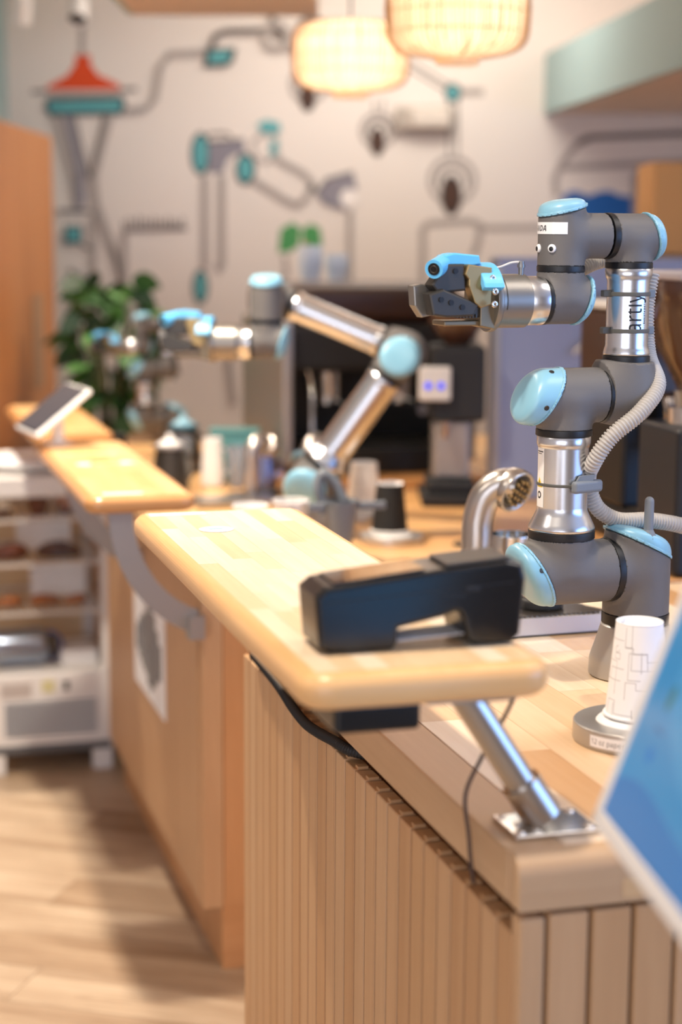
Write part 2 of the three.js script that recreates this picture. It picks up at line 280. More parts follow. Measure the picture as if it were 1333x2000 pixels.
  ['s','outer_ring','pipe',0.0183,[0.198,1.906,0.195,1.887,0.186,1.869,0.173,1.856,0.155,1.847,0.135,1.843,0.116,1.846,0.098,1.855,0.084,1.869,0.074,1.886,0.071,1.905,0.074,1.925,0.083,1.942,0.097,1.956,0.115,1.965,0.134,1.968,0.154,1.965,0.172,1.956,0.186,1.943,0.195,1.925,0.198,1.906]],
  ['s','inner_ring','line',0.0122,[0.096,1.888,0.094,1.899,0.094,1.91,0.098,1.92,0.104,1.929,0.113,1.936,0.123,1.941,0.134,1.942,0.146,1.941,0.156,1.936,0.165,1.93,0.171,1.921,0.175,1.91,0.176,1.899,0.174,1.888]],
  ['f','bean','dark',0,[0.162,1.864,0.161,1.847,0.157,1.831,0.15,1.818,0.142,1.81,0.132,1.808,0.123,1.81,0.115,1.818,0.108,1.831,0.103,1.846,0.102,1.863,0.103,1.881,0.107,1.896,0.114,1.909,0.122,1.917,0.131,1.92,0.141,1.917,0.149,1.909,0.156,1.897,0.16,1.881]],
  ['f','bean_fill','brown',0,[0.156,1.864,0.155,1.849,0.151,1.835,0.146,1.825,0.14,1.818,0.132,1.815,0.125,1.818,0.118,1.824,0.113,1.835,0.109,1.849,0.108,1.864,0.109,1.878,0.112,1.892,0.118,1.903,0.124,1.91,0.131,1.912,0.139,1.91,0.146,1.903,0.151,1.892,0.154,1.879]],
 ]],
 ['bean_pendant_mural', 'painted brown coffee bean hanging in a ring under the teal pulley', [
  ['s','cord','line',0.0071,[0.407,2.03,0.411,1.796]],
  ['s','cord','line',0.0071,[0.44,2.03,0.444,1.796]],
  ['s','outer_ring','pipe',0.0183,[0.513,1.719,0.51,1.692,0.498,1.668,0.479,1.649,0.454,1.636,0.427,1.632,0.4,1.636,0.375,1.648,0.355,1.667,0.343,1.691,0.338,1.718,0.342,1.744,0.354,1.768,0.373,1.787,0.397,1.8,0.424,1.804,0.451,1.8,0.476,1.788,0.496,1.769,0.509,1.745,0.513,1.719]],
  ['s','inner_ring','line',0.0122,[0.372,1.695,0.369,1.71,0.37,1.725,0.375,1.739,0.383,1.752,0.395,1.762,0.409,1.768,0.425,1.77,0.44,1.768,0.455,1.762,0.467,1.753,0.476,1.74,0.482,1.726,0.483,1.71,0.48,1.695]],
  ['f','bean','dark',0,[0.464,1.66,0.462,1.636,0.457,1.614,0.448,1.597,0.436,1.586,0.424,1.582,0.411,1.586,0.399,1.597,0.389,1.614,0.383,1.635,0.381,1.66,0.382,1.684,0.388,1.705,0.397,1.723,0.408,1.734,0.421,1.737,0.434,1.734,0.446,1.723,0.455,1.706,0.462,1.684]],
  ['f','bean_fill','brown',0,[0.455,1.66,0.454,1.639,0.45,1.62,0.443,1.606,0.433,1.596,0.423,1.593,0.413,1.596,0.404,1.605,0.396,1.62,0.391,1.639,0.389,1.66,0.391,1.68,0.395,1.699,0.402,1.714,0.411,1.723,0.421,1.727,0.431,1.724,0.441,1.714,0.448,1.699,0.453,1.681]],
 ]],
 ['pulley_mural', 'painted teal pulley on a grey conduit on the wall', [
  ['s','conduit','line',0.0081,[0.233,2.152,0.392,2.06]],
  ['s','conduit','line',0.0081,[0.249,2.171,0.412,2.076]],
  ['s','conduit','pipe',0.0284,[0.452,2.053,0.541,2.054]],
  ['f','pulley','dark',0,[0.456,2.051,0.454,2.04,0.45,2.029,0.443,2.021,0.433,2.016,0.423,2.014,0.412,2.016,0.403,2.021,0.395,2.029,0.39,2.039,0.389,2.051,0.39,2.062,0.395,2.072,0.402,2.08,0.411,2.086,0.422,2.088,0.432,2.086,0.442,2.081,0.449,2.073,0.454,2.062]],
  ['f','pulley_fill','teal',0,[0.444,2.051,0.443,2.043,0.44,2.036,0.435,2.031,0.429,2.027,0.423,2.026,0.416,2.027,0.41,2.03,0.405,2.036,0.402,2.043,0.401,2.051,0.401,2.059,0.404,2.066,0.409,2.071,0.415,2.075,0.422,2.076,0.429,2.075,0.435,2.071,0.44,2.066,0.443,2.059]],
 ]],
 ['bridge_mural', 'painted grey bridge arch over blue waves on the wall', [
  ['s','arch','pipe',0.0264,[0.834,1.656,0.825,1.725,0.855,1.791,0.912,1.862,0.952,1.882]],
  ['s','arch','line',0.0223,[0.912,1.862,0.956,1.885,1.447,1.908]],
  ['s','deck','pipe',0.0243,[0.855,1.768,1.452,1.801]],
  ['f','wave','blue',0,[0.854,1.656,0.882,1.678,0.918,1.678,0.958,1.662,1.001,1.678,1.041,1.681,1.082,1.663,1.126,1.66,1.129,1.549,0.857,1.548]],
  ['s','tower','pipe',0.0243,[1.141,1.569,1.135,1.736,1.158,1.762,1.198,1.76,1.219,1.727,1.223,1.629]],
 ]],
 ['machine_mural', 'painted grey outline of a counter appliance on the wall', [
  ['s','outline','pipe',0.0264,[0.316,1.306,0.313,1.528,0.336,1.55,0.504,1.561,0.537,1.546,0.534,1.486,0.513,1.426]],
  ['s','outline','pipe',0.0223,[0.537,1.534,0.861,1.54]],
 ]],
];

// ---------------------------------------------------------------- the room
const inRoom = m => { m.rotation.y = -YAW; return m; };
{
  // wooden floor: boards laid at an angle to the bar, on a slab
  inRoom(struct('floor', box(-4.2, 3.7, -0.12, -0.004, -7.2, 2.7), std('#b9a48c', 0.7), 'pale wood board floor of the shop'));
  const fl = scene.getObjectByName('floor'), inv = new THREE.Matrix4().makeRotationY(YAW);
  const ang = R(31), dx = V(Math.cos(ang), 0, Math.sin(ang)), dz = V(-Math.sin(ang), 0, Math.cos(ang)), W = 0.165, L = 1.22;
  const geos = [0, 1, 2, 3, 4, 5].map(i => uvm(box(-L / 2 + 0.0008, L / 2 - 0.0008, -0.006, 0, -W / 2 + 0.0008, W / 2 - 0.0008), 0, i * 0.37));
  for (let r = -14; r <= 13; r++) for (let c = -3; c <= 3; c++) {
    const o = V(0.1, 0, -3.4).addScaledVector(dx, (c + (r * 0.37 % 1)) * L).addScaledVector(dz, r * W);
    if (o.x < -1.7 || o.x > 1.7 || o.z > -0.9 || o.z < -6.2) continue;
    const m = part(fl, 'floor_board', geos[Math.floor(rnd() * 6)], M.plank[Math.floor(rnd() * 5)]);
    m.position.copy(o.applyMatrix4(inv)); m.rotation.y = -ang + YAW;
  }
  inRoom(struct('wall_back', box(-1.45, 3.7, 0, CEIL + 0.1, -7.12, -7.0), M.wall, 'off-white end wall carrying the painted mural'));
  inRoom(struct('wall_return', box(-1.45, -1.3, 0, CEIL + 0.1, -7.0, -5.9), M.teal, 'pale teal wall return beside the mural wall'));
  inRoom(struct('wall_far_left', box(-4.2, -1.3, 0, CEIL + 0.1, -5.9, -5.78), M.wall, 'off-white wall behind the customers'));
  inRoom(struct('wall_left', box(-4.2, -4.08, 0, CEIL + 0.1, -5.78, 2.7), M.wall, 'off-white side wall'));
  inRoom(struct('wall_right', [box(3.5, 3.62, 0, CEIL + 0.1, -7.0, -2.4), box(3.5, 3.62, 0, CEIL + 0.1, 0.2, 2.7), box(3.5, 3.62, 0, 0.8, -2.4, 0.2), box(3.5, 3.62, 2.4, CEIL + 0.1, -2.4, 0.2)], M.wall, 'off-white wall with the side window'));
  inRoom(struct('wall_front', [box(-4.2, -3.1, 0, CEIL + 0.1, 2.5, 2.62), box(0.7, 3.62, 0, CEIL + 0.1, 2.5, 2.62), box(-3.1, 0.7, 2.55, CEIL + 0.1, 2.5, 2.62), box(-3.1, 0.7, 0, 0.35, 2.5, 2.62)], M.wall, 'shop front wall around the glazing'));
  const w1 = inRoom(struct('window_1', [box(-3.1, -3.03, 0.35, 2.55, 2.5, 2.56), box(0.63, 0.7, 0.35, 2.55, 2.5, 2.56), box(-3.03, 0.63, 2.48, 2.55, 2.5, 2.56), box(-3.03, 0.63, 0.35, 0.42, 2.5, 2.56)], M.white, 'shop front window'));
  part(w1, 'pane', box(-3.03, 0.63, 0.42, 2.48, 2.525, 2.53), M.glass);
  const w2 = inRoom(struct('window_2', [box(3.52, 3.58, 0.8, 2.4, -2.4, -2.33), box(3.52, 3.58, 0.8, 2.4, 0.13, 0.2), box(3.52, 3.58, 0.8, 0.87, -2.33, 0.13), box(3.52, 3.58, 2.33, 2.4, -2.33, 0.13)], M.white, 'side window'));
  part(w2, 'pane', box(3.545, 3.55, 0.87, 2.33, -2.33, 0.13), M.glass);
  inRoom(struct('ceiling', box(-4.2, 3.7, CEIL, CEIL + 0.1, -7.1, 2.7), M.ceil, 'pale plaster ceiling'));
  PANELS.forEach(([s, d]) => {  // housings for the added panel lights, out of view
    const g = thing('added_ceiling_panel', 'square-edged white ceiling light panel added out of view to light the bar and mural wall', 'ceiling light', 'added ceiling light panels'); g.rotation.y = -YAW;
    part(g, 'frame', [box(s - 0.6, s + 0.6, CEIL - 0.03, CEIL, -d - 0.32, -d - 0.28), box(s - 0.6, s + 0.6, CEIL - 0.03, CEIL, -d + 0.28, -d + 0.32), box(s - 0.6, s - 0.56, CEIL - 0.03, CEIL, -d - 0.28, -d + 0.28), box(s + 0.56, s + 0.6, CEIL - 0.03, CEIL, -d - 0.28, -d + 0.28)], M.white);
    part(g, 'diffuser', box(s - 0.56, s + 0.56, CEIL - 0.02, CEIL - 0.005, -d - 0.28, -d + 0.28), std('#ffffff', 0.6, 0, { emissive: '#fff0e0', emissiveIntensity: 2 }));
  });
  // teal-faced soffit that runs in from the mural wall over the machines, bulkhead above it
  const sof = struct('trim_1', box(-0.0, 1.6, 0, 0.225, -0.03, 3.4), M.bulkhead, 'dropped soffit with a pale teal fascia over the machines');
  part(sof, 'fascia', box(-0.02, 0, -0.002, 0.225, -0.03, 3.4), M.teal, 'pale teal fascia');
  sof.position.set(2.69, 1.975, -6.52); sof.rotation.y = R(-11.6);
  const s2 = inRoom(struct('trim_2', box(-0.66, -0.08, 2.19, CEIL, -5.75, -4.2), M.bulkhead, 'dropped ceiling box with a pale teal side'));
  part(s2, 'fascia', box(-0.68, -0.66, 2.19, CEIL, -5.75, -4.2), M.teal, 'pale teal side');
  // emergency light on the mural wall
  const e = thing('emergency_light', 'oval cream emergency light fixed to the mural wall', 'emergency light'); inRoom(e);
  const ec = room(0, 0, 0); part(e, 'housing', rbox(0.2, 0.43, 1.9, 2.0, -7.0, -6.955, 0.02, 4), std('#b3a99d', 0.6)); part(e, 'lens', rbox(0.26, 0.41, 1.915, 1.985, -6.96, -6.935, 0.012, 4), std('#d6ccbf', 0.5), 'cream diffusing lens');
}
// painted mural: flat paint on the wall, half a millimetre thick
{
  const MC = { pipe: '#a9a19b', line: '#6f6863', dark: '#3f4647', orange: '#dd4f22', teal: '#5fa9ae', slate: '#8c8992', white: '#f2ece6', green: '#4f9a5c', tan: '#d6a76c', brown: '#4f372c', blue: '#1f62ad' };
  for (const k in MC) MC[k] = std(MC[k], 0.85);
  for (const [name, label, items] of MURAL) {
    const g = thing(name.replace(/_mural$/, '_painting'), label, 'mural'); g.rotation.y = -YAW;
    let layer = 0;
    for (const [k, pn, col, w, a] of items) {
      const P = []; for (let i = 0; i < a.length; i += 2) P.push(new THREE.Vector2(a[i], a[i + 1]));
      let geo; const z = -6.9995 + 0.0004 * (layer = layer + 1);
      if (k === 'f') geo = new THREE.ExtrudeGeometry(new THREE.Shape(P), { depth: 0.0008, bevelEnabled: false });
      else {
        const out = [], inn = [];
        P.forEach((p, i) => {
          const q = P[Math.max(0, i - 1)], n = P[Math.min(P.length - 1, i + 1)], d1 = p.clone().sub(q), d2 = n.clone().sub(p); if (d1.length() < 1e-6) d1.copy(d2); if (d2.length() < 1e-6) d2.copy(d1);
          const t = d1.normalize().add(d2.normalize()); if (t.length() < 0.2) t.copy(d2); t.normalize();
          const mi = Math.min(1.6, 1 / Math.max(0.5, t.dot(d2))), nx = -t.y * w / 2 * mi, ny = t.x * w / 2 * mi; out.push(new THREE.Vector2(p.x + nx, p.y + ny)); inn.unshift(new THREE.Vector2(p.x - nx, p.y - ny));
        });
        geo = new THREE.ExtrudeGeometry(new THREE.Shape([...out, ...inn]), { depth: 0.0008, bevelEnabled: false });
      }
      const m = part(g, pn, geo, MC[col]); m.position.z = z;
    }
  }
}
// ---------------------------------------------------------------- bar counter with the slatted front
const CT = 0.913, FT = 0.84;
{
  const g = thing('bar_counter', 'slatted beech bar counter carrying the sharp grey robot arm', 'counter');
  part(g, 'carcass', uvm(merge([box(0.682, 1.44, 0.0, 0.8, -2.79, -1.61), box(0.8, 1.44, 0.8, CT - 0.056, -2.79, -1.61)]), 1), M.cabEnd, 'beech carcass behind the slats');
  for (const y of [0.12, 0.5, 0.76]) { part(g, 'batten', uvm(box(0.6565, 0.682, y, y + 0.03, -2.79, -1.61), 2), M.cabEnd); part(g, 'batten', uvm(box(0.682, 1.44, y, y + 0.03, -1.61, -1.5845), 0), M.cabEnd); }
  const P = 0.0472, n = 26, gs = [0, 1, 2, 3].map(i => uvm(rbox(-0.012, 0.012, 0, 0.83, -P / 2 + 0.0031, P / 2 - 0.0031, 0.002, 1), 1, i * 0.29));
  for (let i = 0; i < n; i++) { const m = part(g, 'slat', gs[i % 4], M.slat[Math.floor(rnd() * 4)]); m.position.set(0.644, 0.0, -1.572 - P * (i + 0.5)); }
  const ge = [0, 1, 2, 3].map(i => uvm(rbox(-P / 2 + 0.0024, P / 2 - 0.0024, 0, 0.852, -0.012, 0.012, 0.0022, 1), 1, i * 0.41));
  for (let i = 0; i < 16; i++) { const m = part(g, 'slat', ge[i % 4], M.slat[Math.floor(rnd() * 4)]); m.position.set(0.664 + P * (i + 0.5), 0, -1.572); }
  part(g, 'corner_post', uvm(rbox(0.634, 0.662, 0, 0.85, -1.584, -1.56, 0.004), 1), M.slat[2]);
  part(g, 'end_panel', uvm(box(0.64, 1.44, 0, CT - 0.056, -2.806, -2.791), 1), M.cabEnd);
  for (let i = 0; i < 22; i++) part(g, 'clip', box(0.637, 0.651, 0.8296, 0.8335, -1.62 - i * 0.0472 - 0.012, -1.62 - i * 0.0472), M.slat[1]);
}
function worktop(name, label, x0, x1, z0, z1, top, th, sw, mats, lmin, lmax, along) {
  const g = thing(name, label, 'worktop');
  part(g, 'core', uvm(box(x0 + 0.004, x1 - 0.004, top - th, top - 0.006, z0 + 0.004, z1 - 0.004), along), mats[2]);
  const A0 = along ? z0 : x0, A1 = along ? z1 : x1, B0 = along ? x0 : z0, B1 = along ? x1 : z1, rows = Math.max(1, Math.round((B1 - B0) / sw)), w = (B1 - B0) / rows;
  for (let r = 0; r < rows; r++) {
    let a = A0; const first = rr(0.3, 1);
    while (a < A1 - 1e-4) {
      let l = rr(lmin, lmax) * (a === A0 ? first : 1); if (A1 - a - l < lmin * 0.4) l = A1 - a;
      const b0 = B0 + r * w + 0.0002, b1 = B0 + (r + 1) * w - 0.0002, e = 0.0002;
      const geo = along ? box(b0, b1, top - 0.006, top - rr(0, 0.0003), a + e, a + l - e) : box(a + e, a + l - e, top - 0.006, top - rr(0, 0.0003), b0, b1);
      part(g, 'stave', uvm(geo, along ? 2 : 0, rr(0, 9)), mats[Math.floor(rnd() * mats.length)]); a += l;
    }
  }
  return g;
}
{
  const g = worktop('worktop', 'maple butcher block worktop under the sharp grey robot arm', 0.694, 1.44, -2.79, -1.585, CT, 0.05, 0.058, M.mapleBold, 0.35, 0.8, 2);
  part(g, 'front_edging', uvm(rbox(0.63, 0.6935, CT - 0.054, CT + 0.0003, -2.79, -1.586, 0.003), 2), M.trim, 'square beech edging');
  // bullnose edging at the end
  const sh = new THREE.Shape(); sh.moveTo(0, -0.052); sh.lineTo(0.024, -0.052); sh.lineTo(0.024, -0.02); sh.quadraticCurveTo(0.023, -0.004, 0.006, 0); sh.lineTo(0, 0);
  const b = new THREE.ExtrudeGeometry(sh, { depth: 0.803, bevelEnabled: true, bevelThickness: 0.002, bevelSize: 0.002, bevelSegments: 2, curveSegments: 10 });
  b.rotateY(-Math.PI / 2).translate(1.437, CT - 0.001, -1.585);
  part(g, 'end_edging', uvm(b, 0), M.trim, 'rounded beech edging');
  for (const [x0, x1] of [[0.745, 0.775]]) part(g, 'edge_joint', uvm(box(x0, x1, CT - 0.05, CT - 0.03, -1.562, -1.5585), 0), M.maple[3]);
}
function roundedSlab(x0, x1, z0, z1, top, th, rc, be) {
  const s = new THREE.Shape(), a = x0 + be, b = x1 - be, c = -(z1 - be), d = -(z0 + be);
  s.moveTo(a + rc, c); s.lineTo(b - rc, c); s.quadraticCurveTo(b, c, b, c + rc); s.lineTo(b, d - rc); s.quadraticCurveTo(b, d, b - rc, d); s.lineTo(a + rc, d); s.quadraticCurveTo(a, d, a, d - rc); s.lineTo(a, c + rc); s.quadraticCurveTo(a, c, a + rc, c);
  const g = new THREE.ExtrudeGeometry(s, { depth: th - 2 * be, bevelEnabled: true, bevelThickness: be, bevelSize: be, bevelSegments: 8, curveSegments: 12 });
  return g.rotateX(-Math.PI / 2).translate(0, top - th + be, 0);
}
function staves(g, x0, x1, z0, z1, top, sw, mats, lmin, lmax) {
  const rows = Math.round((x1 - x0) / sw), w = (x1 - x0) / rows;
  for (let r = 0; r < rows; r++) { let a = z0; while (a < z1 - 1e-4) { let l = rr(lmin, lmax); if (z1 - a - l < lmin * 0.5) l = z1 - a; part(g, 'stave', uvm(box(x0 + r * w + 1e-4, x0 + (r + 1) * w - 1e-4, top - 0.002, top + rr(0.0001, 0.0004), a + 1e-4, a + l - 1e-4), 2, rr(0, 9)), mats[Math.floor(rnd() * mats.length)]); a += l; } }
}
{
  const g = thing('bar_shelf', 'pale butcher block bar shelf on a tilted steel post, under the black card terminal', 'shelf');
  const top = 1.104, X0 = 0.418, X1 = 0.682, Z0 = -2.625, Z1 = -1.59;
  part(g, 'board', uvm(roundedSlab(X0, X1, Z0, Z1, top, 0.037, 0.022, 0.0165), 2), M.honeyTop[1]);
  staves(g, X0 + 0.018, X1 - 0.018, Z0 + 0.02, Z1 - 0.02, top, 0.026, [M.maple[0], M.maple[1], M.maple[4], M.maple[0], M.maple[2]], 0.1, 0.3);
  for (const z of [-1.644, -2.5]) {
    const a = V(0.69, CT + 0.014, z), b = V(0.598, top - 0.036, z), d = b.clone().sub(a).normalize();
    part(g, 'post', rod(a, b, 0.0165, 0.0165, 28), M.steel, 'brushed steel tilted post');
    part(g, 'socket', rod(a, a.clone().addScaledVector(d, 0.045), 0.022, 0.021, 28), M.steel);
    part(g, 'base_plate', rbox(0.648, 0.742, CT + 0.0005, CT + 0.006, z - 0.036, z + 0.036, 0.0022), M.chrome, 'polished steel base plate');
    part(g, 'top_plate', box(0.55, 0.645, top - 0.0405, top - 0.036, z - 0.036, z + 0.036), M.steel);
    for (const [sx, sz] of [[0.656, -0.026], [0.656, 0.026], [0.732, -0.026], [0.732, 0.026], [0.664, 0.0]]) part(g, 'screw', new THREE.SphereGeometry(0.0055, 14, 8).scale(1, 0.5, 1).translate(sx, CT + 0.006, z + sz), M.chrome);
  }
}
// stickers on the shelves
function sticker(label, w, d, x, y, z, turn, tex, round) {
  const geo = round ? new THREE.CylinderGeometry(w / 2, w / 2, 0.0004, 32) : new THREE.BoxGeometry(w, 0.0004, d);
  const m = single('sticker', label, 'sticker', geo, tex); m.position.set(x, y, z); m.rotation.y = turn; return m;
}
{
  const bar = canvasTex(256, 64, (c, w, h) => { c.fillStyle = '#e8eef0'; c.fillRect(0, 0, w, h); c.fillStyle = '#9fcbdc'; c.fillRect(16, 8, 44, 48); c.fillStyle = '#b7d3da'; c.fillRect(80, 24, 90, 12); c.fillStyle = '#9fcbdc'; c.fillRect(190, 12, 40, 40); });
  const disc = canvasTex(128, 128, (c, w, h) => { c.fillStyle = '#dfe8ec'; c.fillRect(0, 0, w, h); c.fillStyle = '#9dbccc'; c.fillRect(0, 0, 64, h); c.fillStyle = '#7d98a5'; c.fillRect(56, 40, 16, 50); });
  sticker('pale blue strip sticker along the end of the pale bar shelf', 0.085, 0.022, 0.483, 1.1049, -2.585, 0, std('#ffffff', 0.5, 0, { map: bar }));
  sticker('round pale blue sticker on the pale bar shelf', 0.05, 0.05, 0.512, 1.1049, -2.44, 0, std('#ffffff', 0.5, 0, { map: disc }), true);
}
// ---------------------------------------------------------------- far counter, cabinet, shelf on curved bracket
{
  const g = thing('cabinet_unit', 'beech cabinet with a poster on its front, under the far worktop', 'cabinet');
  part(g, 'door', uvm(box(0.687, 0.729, 0.138, FT - 0.042, -4.72, -3.42), 1), M.cab);
  part(g, 'carcass', uvm(box(0.731, 1.38, 0.138, FT - 0.042, -4.72, -3.424), 1), M.cabEnd);
  part(g, 'plinth', uvm(box(0.728, 1.3, 0, 0.138, -4.72, -3.425), 0), M.cabEnd);
  part(g, 'trim_strip', uvm(box(0.683, 0.687, 0.145, 0.8, -3.47, -3.45), 1), M.cab);
  const g2 = thing('cabinet_unit', 'plain beech cabinet beside the pastry fridge', 'cabinet');
  part(g2, 'carcass', uvm(box(0.745, 1.38, 0.1, FT - 0.042, -5.6, -4.725), 1), M.cabEnd); part(g2, 'plinth', uvm(box(0.76, 1.3, 0, 0.1, -5.6, -4.725), 0), M.cab);
  const g3 = thing('cabinet_unit', 'wide beech cabinet carrying the espresso machines', 'cabinet');
  part(g3, 'carcass', uvm(box(1.384, 2.8, 0.1, FT - 0.042, -5.6, -3.424), 1), M.cabEnd); part(g3, 'plinth', uvm(box(1.384, 2.8, 0, 0.1, -5.55, -3.46), 0), M.cab);
  const w = worktop('worktop', 'orange-toned butcher block worktop behind the bar shelf', 0.69, 2.8, -4.74, -3.418, FT, 0.041, 0.09, M.honeyTop, 0.5, 1.2, 0);
  worktop('worktop', 'orange-toned butcher block worktop under the distant robot arm', 0.74, 2.8, -5.62, -4.744, FT, 0.041, 0.09, M.honeyTop, 0.5, 1.2, 0);
  const p = single('poster', 'white poster with dark bar drawing on the beech cabinet', 'poster', rbox(0.682, 0.6862, 0.425, 0.675, -4.24, -3.83, 0.002), [0, 1, 2, 3, 4, 5].map(i => i === 1 ? std('#fff', 0.6, 0, { map: canvasTex(256, 192, (c, W, H) => { c.fillStyle = '#eceef2'; c.fillRect(0, 0, W, H); c.fillStyle = '#3b4046'; const b = [30, 48, 62, 70, 96, 104, 84, 60, 40]; b.forEach((q, i) => c.fillRect(22 + i * 24, 104 - q * 0.95, 19, q * 1.6)); c.fillStyle = '#7b6d66'; c.fillRect(120, 30, 10, 60); }) }) : M.white));
  const r = thing('rear_counter', 'beech counter under the grinder with the brown hopper', 'counter');
  part(r, 'carcass', uvm(box(1.4, 2.5, 0, CT - 0.04, -3.405, -2.83), 1), M.cabEnd); part(r, 'top', uvm(rbox(1.39, 2.52, CT - 0.038, CT, -3.41, -2.815, 0.004), 0), M.honey);
}
{
  const g = thing('bar_shelf', 'glossy orange butcher block shelf on a curved grey steel bracket', 'shelf');
  const top = 1.012, X0 = 0.452, X1 = 0.672, Z0 = -4.3, Z1 = -3.375;
  part(g, 'board', uvm(roundedSlab(X0, X1, Z0, Z1, top, 0.033, 0.02, 0.015), 2), M.honey);
  staves(g, X0 + 0.017, X1 - 0.017, Z0 + 0.02, Z1 - 0.02, top, 0.04, M.honeyTop, 0.15, 0.4);
  for (const z of [-3.41, -4.15]) {
    const s = new THREE.Shape(), N = 20, c = [0.735, 1.0], pt = (a, r, q) => [c[0] - r * Math.cos(a) , c[1] - q * Math.sin(a)];
    for (let i = 0; i <= N; i++) { const a = i / N * Math.PI / 2 * 0.8, [x, y] = pt(a, 0.235, 0.262); i ? s.lineTo(x, y) : s.moveTo(x, y); }
    for (let i = N; i >= 0; i--) { const a = i / N * Math.PI / 2 * 0.8, [x, y] = pt(a, 0.188, 0.215); s.lineTo(x, y); }
    const b = new THREE.ExtrudeGeometry(s, { depth: 0.008, bevelEnabled: false }).translate(0, -0.021, z); part(g, 'bracket', b, std('#9b9793', 0.45, 0.55), 'curved grey steel bracket');
    part(g, 'bracket_foot', box(0.655, 0.6862, 0.718, 0.765, z - 0.02, z + 0.028), std('#9b9793', 0.45, 0.55));
  }
  const yl = canvasTex(128, 64, (c, w, h) => { c.fillStyle = '#f2e9a6'; c.fillRect(0, 0, w, h); c.fillStyle = '#e5df7a'; c.fillRect(10, 10, 60, 44); }), wh = std('#eae6ea', 0.5);
  const Y = std('#fff', 0.5, 0, { map: yl }), y = top + 0.0009;
  sticker('yellow strip sticker beside the round white sticker on the orange shelf', 0.09, 0.03, 0.588, y, -3.86, 0.05, Y);
  sticker('long yellow sticker near the tablet on the orange shelf', 0.12, 0.03, 0.56, y, -4.05, 0, Y);
  sticker('round white sticker on the orange shelf', 0.035, 0.035, 0.515, y, -3.87, 0, wh, true);
  sticker('small white sticker overlapping the yellow strip on the orange shelf', 0.03, 0.03, 0.61, y + 0.0004, -3.88, 0, wh, true);
  sticker('white strip sticker along the end of the orange shelf', 0.08, 0.02, 0.53, y, -3.42, 0, std('#e6eef0', 0.5));
  const g3 = thing('bar_shelf', 'small orange butcher block shelf beyond the tablet', 'shelf');
  part(g3, 'board', uvm(roundedSlab(0.47, 0.68, -5.25, -4.5, 1.01, 0.033, 0.02, 0.015), 2), M.honey);
  staves(g3, 0.487, 0.663, -5.23, -4.52, 1.01, 0.044, M.honeyTop, 0.2, 0.4);
  part(g3, 'upright', box(0.705, 0.735, FT + 0.001, 0.985, -4.7, -4.66), M.blackSoft); part(g3, 'arm', box(0.5, 0.735, 0.968, 0.9765, -4.7, -4.66), M.blackSoft);
}
// ---------------------------------------------------------------- robot arms
// a joint casting: two stubs that blend at the joint's centre, cut by a slanted face that a cap closes
function joint(dA, lA, rA, dB, lB, rB, n, c, t, thru, end, k = 0.009, h = 0.0026) {
  const nl = Math.hypot(...n); n = n.map(q => q / nl);
  const cyl = (x, y, z, d, r, a, b) => { const s = x * d[0] + y * d[1] + z * d[2], q = Math.sqrt(Math.max(0, x * x + y * y + z * z - s * s)) - r; return Math.max(smax(q, a - s, 0.012), s - b); };
  const lim = (x, y, z) => smin(cyl(x, y, z, dA, rA, thru ? -0.003 : -0.1, lA), cyl(x, y, z, dB, rB, thru ? -0.1 : -0.003, lB), k);
  const m = 0.06, hi = [0, 1, 2].map(i => Math.max(m, dA[i] * lA + 0.006, dB[i] * lB + 0.006, -(thru ? dB : dA)[i] * 0.1)), low = [0, 1, 2].map(i => Math.min(-m, dA[i] * lA - 0.006, dB[i] * lB - 0.006, -(thru ? dB : dA)[i] * 0.1));
  const dot = (x, y, z) => x * n[0] + y * n[1] + z * n[2];
  const far = (x, y, z) => { const d = thru ? dB : dA; return -(x * d[0] + y * d[1] + z * d[2]) - end; };
  const body = sdfMesh((x, y, z) => smax(lim(x, y, z), dot(x, y, z) - c, 0.002), low, hi, h);
  const cap = sdfMesh((x, y, z) => Math.max(smax(smax(lim(x, y, z) - 0.0006, far(x, y, z), 0.016), dot(x, y, z) - (c + t), 0.016), c + 0.0006 - dot(x, y, z)), low, hi, h * 0.85);
  const lip = sdfMesh((x, y, z) => Math.max(smax(lim(x, y, z) - 0.0019, far(x, y, z) + 0.002, 0.006), dot(x, y, z) - (c + 0.0045), c + 0.0004 - dot(x, y, z)), low, hi, h * 0.8);
  return [body, cap, lip];
}
function bend(r, lA, lB) {                                   // plain rounded elbow: stubs to +x and +y
  const cap = (x, y, z, d, l) => { const s = Math.max(0, Math.min(l + 1, x * d[0] + y * d[1])), a = x - d[0] * s, b = y - d[1] * s; return Math.max(Math.hypot(a, b, z) - r, x * d[0] + y * d[1] - l); };
  return sdfMesh((x, y, z) => smin(cap(x, y, z, [1, 0, 0], lA), cap(x, y, z, [0, 1, 0], lB), 0.03), [-0.05, -0.05, -0.05], [Math.max(0.05, lA + 0.006), Math.max(0.05, lB + 0.006), 0.05], 0.0028);
}
